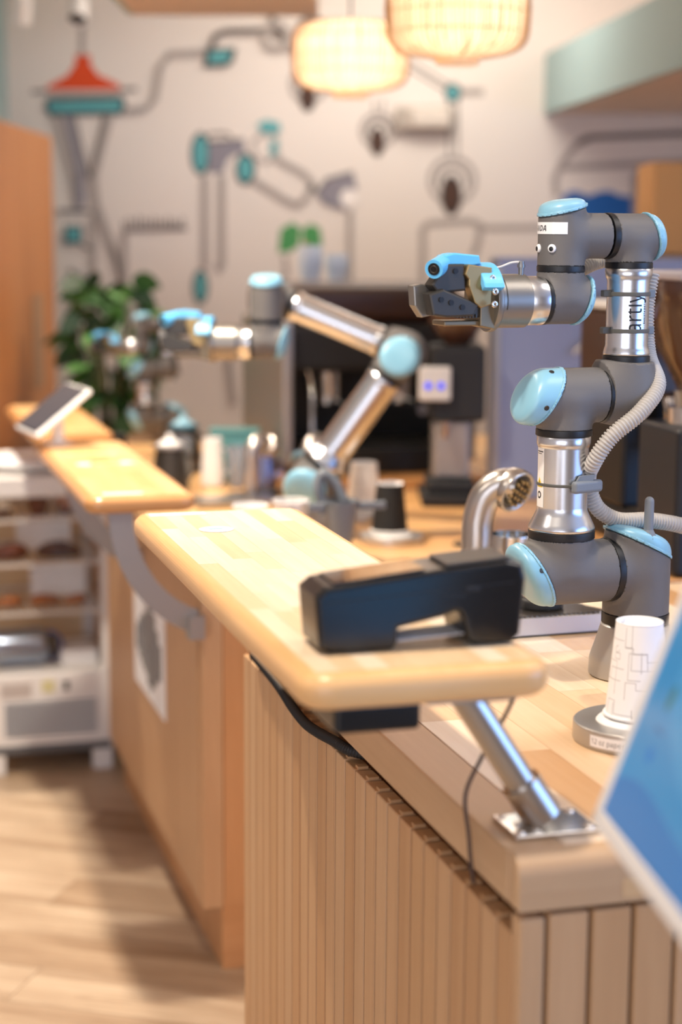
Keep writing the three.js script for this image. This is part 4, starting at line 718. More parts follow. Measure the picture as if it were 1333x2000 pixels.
{
  // bent steel dispensing tap
  const g = thing('dispensing_tap', 'bent brushed steel tap with a rose head, beside the grey robot arm', 'tap');
  const c = [V(0, 0, 0), V(0, 0.1, 0), V(0.002, 0.135, 0), V(0.012, 0.165, 0.004), V(0.032, 0.18, 0.012), V(0.046, 0.176, 0.018)];
  part(g, 'column', new THREE.TubeGeometry(new THREE.CatmullRomCurve3(c), 60, 0.0215, 24), M.steel, 'brushed steel bent column');
  const hd = V(0.42, -0.4, 0.82).normalize(), q = new THREE.Quaternion().setFromUnitVectors(V(0, 1, 0), hd);
  part(g, 'head', lathe([[0, -0.024], [0.021, -0.024], [0.028, -0.014], [0.031, -0.004], [0.031, 0.006], [0.0285, 0.0085], [0.026, 0.006], [0.026, 0.003], [0, 0.003]], 40).applyQuaternion(q).translate(0.046, 0.172, 0.018), M.steel);
  part(g, 'rose_plate', lathe([[0, 0.0042], [0.0255, 0.0042], [0.0255, 0.002], [0, 0.002]].reverse(), 36).applyQuaternion(q).translate(0.046, 0.172, 0.018), M.darkMetal, 'dark rose plate');
  for (let i = 0; i < 19; i++) { const r = i < 1 ? 0 : i < 7 ? 0.009 : 0.0175, a = i * (i < 7 ? Math.PI / 3 : Math.PI / 6), p = V(Math.cos(a) * r, 0.0075, Math.sin(a) * r).applyQuaternion(q); part(g, 'nozzle', new THREE.CylinderGeometry(0.0026, 0.0032, 0.009, 8).applyQuaternion(q).translate(0.046 + p.x, 0.172 + p.y, 0.018 + p.z), M.brass); }
  part(g, 'base_ring', lathe([[0, 0], [0.03, 0], [0.03, 0.006], [0.022, 0.012]], 36), M.steel);
  g.position.set(0.985, CT + 0.0005, -2.645); g.scale.setScalar(1.18);
  const b = thing('steel_canister', 'open steel canister with a black handle behind the bent tap', 'canister');
  part(b, 'body', lathe([[0, 0], [0.037, 0], [0.038, 0.002], [0.038, 0.118], [0.0395, 0.12], [0.037, 0.12], [0.0365, 0.004], [0, 0.004]], 44), M.chrome); part(b, 'handle', new THREE.TorusGeometry(0.022, 0.007, 12, 28, 4.2).rotateZ(-2.1).scale(1, 1.1, 0.8).translate(0.012, 0.075, 0.046), M.blackSoft, 'black handle');
  b.position.set(1.075, CT + 0.0005, -2.72); b.scale.set(0.95, 0.95, 0.95);
}
{
  // order screen on an arm, its glass tilted back
  const a = R(9.85), away = V(Math.sin(a), 0, -Math.cos(a)), back = V(Math.cos(a), 0, Math.sin(a)), up = V(0, Math.cos(R(20)), 0).addScaledVector(back, Math.sin(R(20)));
  const xAx = away.clone().negate(), n = xAx.clone().cross(up);                 // glass faces n
  const Wd = 0.46, Hh = 0.29, B = 0.0135, g = thing('order_screen', 'white-framed order screen with a glowing blue picture', 'screen');
  g.applyMatrix4(new THREE.Matrix4().makeBasis(xAx, up, n)); g.position.set(0.644, 1.003, -1.413);
  part(g, 'frame', [rbox(-0.003, Wd, -0.003, B, -0.016, 0.002, 0.003), rbox(-0.003, Wd, Hh - B, Hh, -0.016, 0.002, 0.003), rbox(-0.003, B, 0, Hh, -0.016, 0.002, 0.003), rbox(Wd - B, Wd, 0, Hh, -0.016, 0.002, 0.003), rbox(0, Wd, 0, Hh, -0.02, -0.006, 0.004)], std('#d9d4cf', 0.45), 'white plastic frame');
  const pic = canvasTex(512, 320, (c, w, h) => {
    const gr = c.createLinearGradient(0, 0, w, h); c.fillStyle = '#4aa6e0'; c.fillRect(0, 0, w, h);
    c.fillStyle = '#3c8fd6'; c.beginPath(); c.moveTo(0, h); c.lineTo(0, h - 40); c.bezierCurveTo(120, h - 90, 200, h - 10, 330, h - 60); c.lineTo(w, h - 30); c.lineTo(w, h); c.fill();
    c.fillStyle = '#57b2e8'; c.beginPath(); c.ellipse(170, 170, 120, 60, 0.4, 0, 7); c.fill(); c.fillStyle = '#3d93d8'; c.beginPath(); c.ellipse(40, 60, 60, 30, 0.2, 0, 7); c.fill();
    c.fillStyle = '#4a90a0'; c.beginPath(); c.ellipse(64, 168, 9, 15, 0.2, 0, 7); c.fill(); c.fillStyle = '#1f8fe0'; c.beginPath(); c.ellipse(66, 232, 10, 9, 0, 0, 7); c.fill(); c.fillStyle = '#3f86c4'; c.fillRect(52, 202, 26, 5);
  });
  part(g, 'display', box(B, Wd - B, B, Hh - B, -0.0055, 0.0), [0, 1, 2, 3, 4, 5].map(i => i === 4 ? phys({ color: '#05070a', roughness: 0.25, emissive: '#ffffff', emissiveMap: pic, emissiveIntensity: 0.95 }) : M.black), 'glowing blue picture');
  part(g, 'arm', [rod(V(Wd / 2, Hh / 2, -0.02), V(Wd / 2, Hh / 2 - 0.02, -0.1), 0.02, 0.02)], M.greyWhite);
  const c = V(Wd / 2, Hh / 2, 0.004).applyMatrix4(g.matrix.compose(g.position, g.quaternion, g.scale)), l = areaLight('order_screen_light', c, c.clone().add(n), Wd - 2 * B, Hh - 2 * B, 0x3f9ee6, 2.2);
  l.setRotationFromQuaternion(g.quaternion); l.rotateY(Math.PI);
  const p = V(Wd / 2, Hh / 2 - 0.02, -0.1).applyMatrix4(g.matrix);
  const st = thing('screen_stand', 'white floor stand behind the blue order screen', 'stand');
  part(st, 'pole', rod(V(p.x, 0.012, p.z), V(p.x, p.y - 0.03, p.z), 0.021, 0.021), M.greyWhite); part(st, 'foot', rbox(p.x - 0.09, p.x + 0.12, 0, 0.012, p.z - 0.15, p.z + 0.15, 0.004), M.greyWhite);
}
// ---------------------------------------------------------------- things on the far worktop
{
  const y = FT + 0.0005;
  const bc = std('#101113', 0.7);
  const ringPlate = (label, x, z) => { const g = thing('cup_dispenser', label, 'cup plate'); part(g, 'plate', ringDisc(0.07, 0.047, 0.018), std('#c9c5c0', 0.35, 0.8)); part(g, 'collar', lathe([[0.047, 0.016], [0.044, 0.022], [0.036, 0.0235], [0.034, 0.022], [0.03, 0.016]], 40), M.white); g.position.set(x, y, z); };
  ringPlate('round steel cup plate under the black cup', 1.175, -3.7);
  ringPlate('round steel cup plate under the white printed cup', 1.205, -4.02);
  const b = thing('paper_cup', 'upside-down black paper cup on a round steel plate', 'cup'); paperCup(b, 0.03, 0.0405, 0.108, 0.024, bc, M.paper); b.position.set(1.17, y, -3.7);
  const w = thing('paper_cup', 'upside-down white printed cup beside the black paper cup', 'cup'); paperCup(w, 0.031, 0.041, 0.112, 0.024, cupArt, M.paper); w.position.set(1.205, y, -4.02);
  // more cups, right way up, by the bent robot arm
  const up = (label, x, z, h, mat) => { const g = thing('paper_cup', label, 'cup'); part(g, 'cup_wall', lathe([[0, 0.002], [0.027, 0.002], [0.028, 0], [0.037, h], [0.0385, h + 0.0015], [0.0365, h + 0.002], [0.0265, 0.005], [0, 0.005]], 40), mat); part(g, 'rim', new THREE.TorusGeometry(0.0378, 0.002, 8, 40).rotateX(Math.PI / 2).translate(0, h, 0), M.paper); g.position.set(x, y, z); };
  up('plain white paper cup in front of the bent robot arm', 0.83, -3.6, 0.11, M.paper); up('white printed paper cup in front of the bent robot arm', 0.905, -3.55, 0.125, std('#f2f0ee', 0.7, 0, { map: lineArt(5) }));
  // grey printed funnel with side lugs and a hose
  const f = thing('cup_funnel', 'grey plastic funnel with side lugs beside the pale bar shelf', 'funnel');
  part(f, 'bucket', lathe([[0.018, 0], [0.024, 0.002], [0.036, 0.085], [0.039, 0.09], [0.035, 0.09], [0.022, 0.006], [0.018, 0.004]], 36), M.grayPlastic); part(f, 'lug', rbox(0.036, 0.095, 0.07, 0.086, -0.008, 0.008, 0.003), M.grayPlastic); part(f, 'lug', rbox(-0.07, -0.036, 0.068, 0.086, -0.0, 0.018, 0.003), M.grayPlastic);
  part(f, 'spout_hose', corrugated([V(-0.03, 0.06, -0.02), V(-0.045, 0.12, -0.02), V(-0.035, 0.145, -0.02), V(-0.01, 0.125, -0.02), V(0.01, 0.085, -0.015)], 0.011, 0.006, 12), M.grayPlastic); part(f, 'stand', rod(V(0, -0.04, 0), V(0, 0.004, 0), 0.03, 0.02), M.grayPlastic);
  f.position.set(1.0, y + 0.04, -3.5); f.rotation.y = -0.1;
  const cup2 = thing('rinse_puck', 'small dark puck lying on the orange worktop', 'puck'); part(cup2, 'body', lathe([[0, 0], [0.036, 0], [0.036, 0.004], [0.02, 0.007], [0, 0.007]], 30), M.rubber); cup2.position.set(1.33, y, -3.62);
  // coffee grinder with a lit button panel
  const grinder = (label, x, z, s, turn) => {
    const g = thing('coffee_grinder', label, 'grinder');
    part(g, 'base', [rbox(-0.075, 0.075, 0, 0.03, -0.11, 0.11, 0.006), rbox(-0.06, 0.06, 0.03, 0.06, -0.09, 0.08, 0.006)], M.blackSoft); part(g, 'column', rbox(-0.045, 0.05, 0.06, 0.21, -0.07, 0.03, 0.01), M.aluMatte, 'satin steel column');
    part(g, 'head', rbox(-0.055, 0.085, 0.21, 0.4, -0.09, 0.06, 0.012), M.blackSoft); part(g, 'hopper', lathe([[0.03, 0], [0.075, 0.06], [0.075, 0.12], [0.072, 0.12], [0.028, 0.004]], 30).translate(0.015, 0.4, -0.02), M.hopper); part(g, 'spout', rod(V(-0.02, 0.21, 0.07), V(-0.02, 0.17, 0.075), 0.018, 0.012), M.chrome);
    const p = part(g, 'control_panel', rbox(-0.085, -0.005, 0.265, 0.35, 0.06, 0.085, 0.006), M.greyWhite, 'pale grey control panel'); for (const bx of [-0.062, -0.03]) { p.add(Object.assign(new THREE.Mesh(new THREE.CylinderGeometry(0.009, 0.009, 0.003, 18).rotateX(Math.PI / 2).translate(bx, 0.303, 0.086), std('#1a2fd0', 0.4, 0, { emissive: '#2a44ff', emissiveIntensity: 1.2 })), { name: 'button' })); }
    g.position.set(x, y, z); g.scale.setScalar(s); g.rotation.y = turn; return g;
  };
  grinder('black coffee grinder with a steel column and blue lit buttons', 1.5, -4.24, 1.0, -0.27);
  grinder('black coffee grinder with blue lit buttons behind the bent robot arm', 1.33, -5.43, 1.0, -0.27);
  // riser board and black espresso machine
  const rs = single('riser_board', 'thick orange board under the black espresso machine', 'board', uvm(rbox(1.14, 1.7, y, y + 0.028, -5.2, -4.46, 0.006), 0), M.honey);
  const em = thing('espresso_machine', 'black espresso machine with a brown top and steel sides, on the orange board', 'espresso machine');
  const Y0 = y + 0.0285;
  part(em, 'back_body', rbox(1.13, 1.62, Y0 + 0.05, Y0 + 0.36, -5.15, -4.85, 0.012), M.black); part(em, 'base', rbox(1.13, 1.62, Y0, Y0 + 0.06, -5.1, -4.56, 0.01), M.black); part(em, 'drip_grid', box(1.16, 1.6, Y0 + 0.06, Y0 + 0.064, -4.84, -4.6), M.darkMetal);
  part(em, 'head', rbox(1.11, 1.64, Y0 + 0.235, Y0 + 0.35, -5.1, -4.66, 0.02), M.blackSoft); part(em, 'top_cover', rbox(1.115, 1.635, Y0 + 0.35, Y0 + 0.44, -5.1, -4.68, 0.03), M.brown, 'dark brown top cover'); part(em, 'side_panel', rbox(1.1, 1.13, Y0 + 0.02, Y0 + 0.36, -5.1, -4.6, 0.008), M.aluMatte, 'satin steel side panel'); part(em, 'side_panel', rbox(1.625, 1.655, Y0 + 0.02, Y0 + 0.36, -5.1, -4.6, 0.008), M.aluMatte);
  for (const gx of [1.27, 1.48]) { part(em, 'group_head', rod(V(gx, Y0 + 0.17, -4.76), V(gx, Y0 + 0.24, -4.76), 0.034, 0.036), M.chrome); part(em, 'portafilter', [rod(V(gx, Y0 + 0.155, -4.76), V(gx, Y0 + 0.172, -4.76), 0.036, 0.036), rod(V(gx, Y0 + 0.163, -4.73), V(gx + 0.01, Y0 + 0.15, -4.58), 0.01, 0.014)], M.chrome); }
  part(em, 'steam_wand', tube([V(1.18, Y0 + 0.24, -4.64), V(1.18, Y0 + 0.2, -4.6), V(1.175, Y0 + 0.1, -4.575), V(1.17, Y0 + 0.07, -4.57)], 0.006, 20, 10), M.chrome);
  em.scale.y = 1.15; em.position.set(0.05, -0.15 * Y0, 0);
  // tall blue-grey steel cabinet behind the machines
  const fr = thing('steel_refrigerator', 'blue-grey steel upright cabinet between the grinder and the robot arm', 'refrigerator');
  part(fr, 'body', rbox(0, 0.55, 0, 0.62, -0.2, 0, 0.008), M.blueSteel); part(fr, 'vent', [0, 1, 2, 3, 4, 5, 6].map(i => box(0.24, 0.36, 0.42 + i * 0.017, 0.43 + i * 0.017, 0.0, 0.006)), std('#6f6b6a', 0.6)); part(fr, 'edge_trim', box(-0.004, 0.012, 0, 0.6, -0.01, 0.008), M.aluMatte); part(fr, 'handle', rod(V(0.2, 0.38, 0.02), V(0.26, 0.44, 0.02), 0.006, 0.006), M.steel);
  fr.position.set(1.615, y, -4.23); fr.rotation.y = -YAW;
  // second espresso machine nearer, with grinder and brown hopper, on the rear counter
  const yr = CT + 0.0005, e2 = thing('espresso_machine', 'black espresso machine with chrome fittings on the rear counter', 'espresso machine');
  part(e2, 'base', rbox(1.29, 1.62, yr, yr + 0.07, -3.36, -2.98, 0.01), M.black); part(e2, 'back_body', rbox(1.29, 1.62, yr + 0.07, yr + 0.36, -3.36, -3.14, 0.01), M.black); part(e2, 'head', rbox(1.285, 1.625, yr + 0.3, yr + 0.46, -3.36, -3.02, 0.015), M.brown, 'dark brown head'); part(e2, 'top_tray', rbox(1.28, 1.63, yr + 0.46, yr + 0.475, -3.37, -3.0, 0.005), M.greyWhite);
  part(e2, 'drip_grid', box(1.3, 1.61, yr + 0.07, yr + 0.074, -3.13, -3.0), M.darkMetal);
  for (const gx of [1.38, 1.52]) part(e2, 'group_head', [rod(V(gx, yr + 0.19, -3.08), V(gx, yr + 0.3, -3.08), 0.03, 0.034), rod(V(gx, yr + 0.2, -3.07), V(gx - 0.01, yr + 0.19, -2.99), 0.009, 0.013)], M.chrome);
  part(e2, 'steam_wand', tube([V(1.31, yr + 0.3, -3.0), V(1.31, yr + 0.25, -2.97), V(1.315, yr + 0.12, -2.96)], 0.006, 16, 8), M.chrome); part(e2, 'gauge', rod(V(1.45, yr + 0.2, -3.14), V(1.45, yr + 0.2, -3.12), 0.025, 0.025), M.brass);
  const g2 = thing('coffee_grinder', 'tall black grinder with a tapered brown bean hopper on the rear counter', 'grinder');
  part(g2, 'body', rbox(-0.07, 0.09, 0.0, 0.27, -0.09, 0.08, 0.012), std('#11161f', 0.4)); part(g2, 'neck', [rod(V(0.01, 0.27, 0), V(0.01, 0.3, 0), 0.06, 0.06), rod(V(0.01, 0.3, 0), V(0.01, 0.33, 0), 0.045, 0.05)], M.chrome, 'chrome neck'); part(g2, 'hopper', lathe([[0.045, 0], [0.05, 0.012], [0.118, 0.13], [0.122, 0.2], [0.119, 0.2], [0.114, 0.132], [0.042, 0.01]], 4).rotateY(Math.PI / 4).translate(0.01, 0.33, 0), M.hopper, 'tapered brown bean hopper'); part(g2, 'lid', rbox(-0.085, 0.105, 0.53, 0.545, -0.095, 0.095, 0.006), std('#b4aeb4', 0.4)); part(g2, 'knob', lathe([[0, 0], [0.028, 0], [0.028, 0.02], [0.02, 0.028], [0, 0.03]].map(q => [q[0] * 0.55, q[1] * 0.6]), 24).rotateX(Math.PI / 2).translate(-0.045, 0.235, 0.08), M.greyWhite, 'pale round knob');
  g2.position.set(1.5, yr, -2.905); e2.position.set(0.2, 0, -0.045); 
  const cb = thing('cardboard_box', 'brown cardboard box on top of the steel shelf cabinet', 'box'); part(cb, 'carton', rbox(0, 0.36, 0, 0.26, -0.3, 0, 0.004), std('#cf9a5d', 0.8)); part(cb, 'flap', box(0.0, 0.36, 0.258, 0.263, -0.16, 0), std('#c18c50', 0.8)); part(cb, 'tape', box(0.16, 0.2, 0.0, 0.264, -0.001, 0.0012), std('#d9b483', 0.4));
  cb.position.set(2.28, FT + 0.622 + 0.0, -4.72); cb.rotation.y = -YAW;
  const sc = thing('shelf_cabinet', 'dark cabinet carrying the cardboard box', 'cabinet'); part(sc, 'body', rbox(0, 0.6, 0, 0.615, -0.4, 0.02, 0.006), M.brown); part(sc, 'door', rbox(0.01, 0.59, 0.02, 0.59, 0.02, 0.034, 0.004), M.brown); sc.position.set(2.22, y, -4.75); sc.rotation.y = -YAW;
  const gc = thing('steel_jug', 'white jug beside the cardboard box', 'jug'); part(gc, 'body', lathe([[0, 0], [0.05, 0], [0.055, 0.01], [0.05, 0.1], [0.035, 0.14], [0.037, 0.15], [0.033, 0.15], [0, 0.14]], 30), M.white); part(gc, 'handle', new THREE.TorusGeometry(0.035, 0.007, 10, 24, Math.PI).rotateZ(-Math.PI / 2).translate(0.05, 0.08, 0), M.white); gc.position.set(2.72, FT + 0.622, -4.62);
}
// ---------------------------------------------------------------- taps, jugs and glasses by the distant robot arm
{
  const y = FT + 0.0005;
  const tap = (label, x, z, turn, s) => { const g = thing('dispensing_tap', label, 'tap'); part(g, 'column', tube([V(0, 0, 0), V(0, 0.09, 0), V(0.004, 0.13, 0), V(0.03, 0.155, 0), V(0.06, 0.14, 0)], 0.02, 40, 16), M.steel); part(g, 'head', lathe([[0, -0.012], [0.028, -0.012], [0.032, 0], [0.028, 0.012], [0, 0.012]], 28).rotateZ(-2.2).translate(0.062, 0.135, 0), M.steel); part(g, 'base_ring', rbox(-0.045, 0.09, 0, 0.012, -0.05, 0.05, 0.005), M.blackSoft); g.position.set(x, y, z); g.rotation.y = turn; g.scale.setScalar(s); };
  tap('steel tap with a black base beside the blue steel jug', 1.02, -4.42, 0.5, 0.95); tap('second steel tap beside the base of the bent robot arm', 1.16, -4.38, 0.5, 0.95);
  const jug = (name, label, x, z, r, h, mat, lid) => { const g = thing(name, label, 'jug'); part(g, 'body', lathe([[0, 0], [r, 0], [r * 1.04, h * 0.05], [r * 0.98, h * 0.5], [r * 0.8, h * 0.9], [r * 0.86, h], [r * 0.8, h], [r * 0.74, h * 0.9], [0, h * 0.88]], 32), mat); part(g, 'handle', new THREE.TorusGeometry(h * 0.27, r * 0.14, 10, 24, Math.PI).rotateZ(-Math.PI / 2).translate(r * 0.86, h * 0.5, 0), mat); if (lid) part(g, 'lid', lathe([[0, h * 0.32], [r * 0.16, h * 0.32], [r * 0.18, h * 0.2], [r * 0.5, h * 0.14], [r * 1.0, 0.0], [0, 0]], 30).translate(0, h * 0.96, 0), lid, 'pale teal lid'); g.position.set(x, y, z); g.rotation.y = 0.3; return g; };
  jug('steel_jug', 'blue-tinted steel jug between the two taps', 1.09, -4.57, 0.035, 0.1, std('#8b93b8', 0.25, 0.9));
  jug('milk_jug', 'dark grey jug with a pale teal lid behind the orange shelf', 0.945, -4.95, 0.05, 0.13, M.darkMetal, M.urBlue);
  jug('kettle', 'white topped steel kettle behind the orange shelf', 0.845, -4.62, 0.048, 0.115, M.darkMetal, M.white);
  jug('milk_jug', 'slim white jug beside the steel kettle', 0.965, -4.64, 0.03, 0.13, M.white);
  const glass = (label, x, z, h, mat) => { const g = thing('drinking_glass', label, 'glass'); part(g, 'bowl', lathe([[0, 0.003], [0.03, 0.003], [0.031, 0], [0.037, h], [0.0355, h], [0.029, 0.008], [0, 0.008]], 32), mat); part(g, 'base', lathe([[0, 0.001], [0.029, 0.001], [0.029, 0.006], [0, 0.006]], 24), mat); g.position.set(x, y, z); };
  const gl = phys({ color: '#e6e8ee', roughness: 0.08, transmission: 0.85, thickness: 0 });
  glass('clear tall glass beside the teal box', 0.9, -4.78, 0.12, gl); glass('clear glass beside the slim white jug', 1.035, -4.62, 0.11, gl);
  const tb = thing('teal_box', 'teal rounded box behind the steel taps', 'box'); part(tb, 'case', rbox(0, 0.13, 0, 0.13, -0.08, 0, 0.012), std('#5d9c9c', 0.5)); part(tb, 'lid', rbox(-0.004, 0.134, 0.128, 0.142, -0.084, 0.004, 0.005), std('#477f80', 0.5)); tb.position.set(0.975, y, -4.72); tb.rotation.y = -YAW;
  // sleeves of clear cups
  for (const [x, z, h, l] of [[1.31, -5.12, 0.52, 'tall sleeve of pale blue clear cups behind the bent robot arm'], [1.4, -5.16, 0.47, 'shorter sleeve of pale blue clear cups behind the bent robot arm']]) {
    const g = thing('cup_stack', l, 'cup stack'), m = phys({ color: '#eef4f9', roughness: 0.35, transmission: 0.45, thickness: 0 }); const base = 0.0285 + 0.44 * 1.15 + 0.004;
    for (let i = 0; i < (l[0] === 't' ? 5 : 3); i++) part(g, 'cup', lathe([[0.026, 0], [0.035, 0.05], [0.0365, 0.051], [0.034, 0.051]], 20).translate(0, i * 0.013, 0), m);
    g.position.set(x, y + base + 0.0005, z + 0.2); }
  const mt = thing('metal_tray', 'shallow steel tray on the orange worktop before the taps', 'tray'); part(mt, 'dish', rbox(0, 0.2, 0, 0.012, -0.12, 0, 0.005), M.steel); part(mt, 'rim', box(-0.006, 0.206, 0.012, 0.014, -0.126, 0.006), M.steel); mt.position.set(0.85, y, -4.26);
}
{
  // potted plant
  const g = thing('potted_plant', 'bushy dark green plant in a woven basket by the tall wooden cabinet', 'plant');
  const pos = V(0.84, 0, -5.8);
  part(g, 'basket', lathe([[0, 0], [0.13, 0], [0.16, 0.1], [0.17, 0.26], [0.165, 0.27], [0.15, 0.24], [0, 0.22]], 32), std('#8e6f52', 0.85));
  for (let i = 0; i < 9; i++) part(g, 'basket_band', new THREE.TorusGeometry(0.142 + i * 0.0034 + (i < 3 ? i * 0.004 : 0.008), 0.011, 6, 36).rotateX(Math.PI / 2).translate(0, 0.03 + i * 0.027, 0), std(i % 2 ? '#7b5d43' : '#96765a', 0.9));
  for (let i = 0; i < 6; i++) { const a = i * 1.05; part(g, 'stem', tube([V(0, 0.2, 0), V(Math.cos(a) * 0.04, 0.4, Math.sin(a) * 0.04), V(Math.cos(a) * 0.1, 0.62, Math.sin(a) * 0.1)], 0.006, 12, 6), std('#4d4a2c', 0.8)); }
  const s = new THREE.Shape(); s.moveTo(0, 0); s.bezierCurveTo(0.045, 0.01, 0.055, 0.06, 0, 0.11); s.bezierCurveTo(-0.055, 0.06, -0.045, 0.01, 0, 0);
  const leaf = new THREE.ShapeGeometry(s, 5); { const p = leaf.attributes.position; for (let i = 0; i < p.count; i++) p.setZ(i, -0.25 * Math.abs(p.getX(i)) - 1.6 * p.getY(i) * p.getY(i)); leaf.computeVertexNormals(); }
  const mats = ['#2f5a2a', '#24481f', '#3d6d31', '#1d3a1c', '#4b7d3a'].map(c => phys({ color: c, roughness: 0.45, transmission: 0.15, thickness: 0, side: THREE.DoubleSide }));
  for (let i = 0; i < 150; i++) {
    const a = rr(0, 6.283), t = rr(0, 1), el = Math.acos(1 - 2 * t), R0 = rr(0.6, 1), m = part(g, 'leaf', leaf, mats[Math.floor(rnd() * 5)]);
    const p = V(Math.sin(el) * Math.cos(a) * 0.155 * R0, 0.56 + Math.cos(el) * 0.26 * R0, Math.sin(el) * Math.sin(a) * 0.155 * R0); m.position.copy(p);
    m.quaternion.setFromUnitVectors(V(0, 1, 0), V(p.x, (p.y - 0.62) * 0.5 - 0.1, p.z).normalize()); m.rotateY(rr(-1.2, 1.2)); m.rotateX(rr(-0.7, 0.3)); m.scale.setScalar(rr(0.65, 1.0));
  }
  const st = thing('plant_stand', 'low beech stand under the potted plant', 'stand'); part(st, 'top', uvm(rbox(0.7, 1.06, 0.56, 0.59, -6.02, -5.7, 0.005), 0), M.cab); for (const [a, b] of [[0.72, -5.73], [1.03, -5.73], [0.72, -5.99], [1.03, -5.99]]) part(st, 'leg', box(a - 0.015, a + 0.015, 0, 0.56, b - 0.015, b + 0.015), M.cab);
  g.position.set(0.875, 0.591, -5.85);
}
{
  // tall wooden cabinet
  const g = thing('tall_cabinet', 'tall plain wooden cabinet beside the painted tower', 'cabinet');
  const w = wood(cherryTex, '#ffd3a4', 0.5);
  part(g, 'carcass', uvm(box(-1.285, -1.07, 0, 1.845, -6.5, -5.3), 1), w); part(g, 'side_panel', uvm(rbox(-1.07, -1.052, 0.0, 1.85, -6.5, -5.91, 0.003), 1), w); part(g, 'side_panel', uvm(rbox(-1.07, -1.052, 0.0, 1.85, -5.905, -5.3, 0.003), 1), w); part(g, 'door', uvm(rbox(-1.285, -1.055, 0.03, 1.83, -5.3, -5.282, 0.003), 1), w); part(g, 'access_panel', rbox(-1.052, -1.047, 0.98, 1.3, -6.2, -6.02, 0.002), std('#b08d6c', 0.6));
  g.rotation.y = -YAW;
}
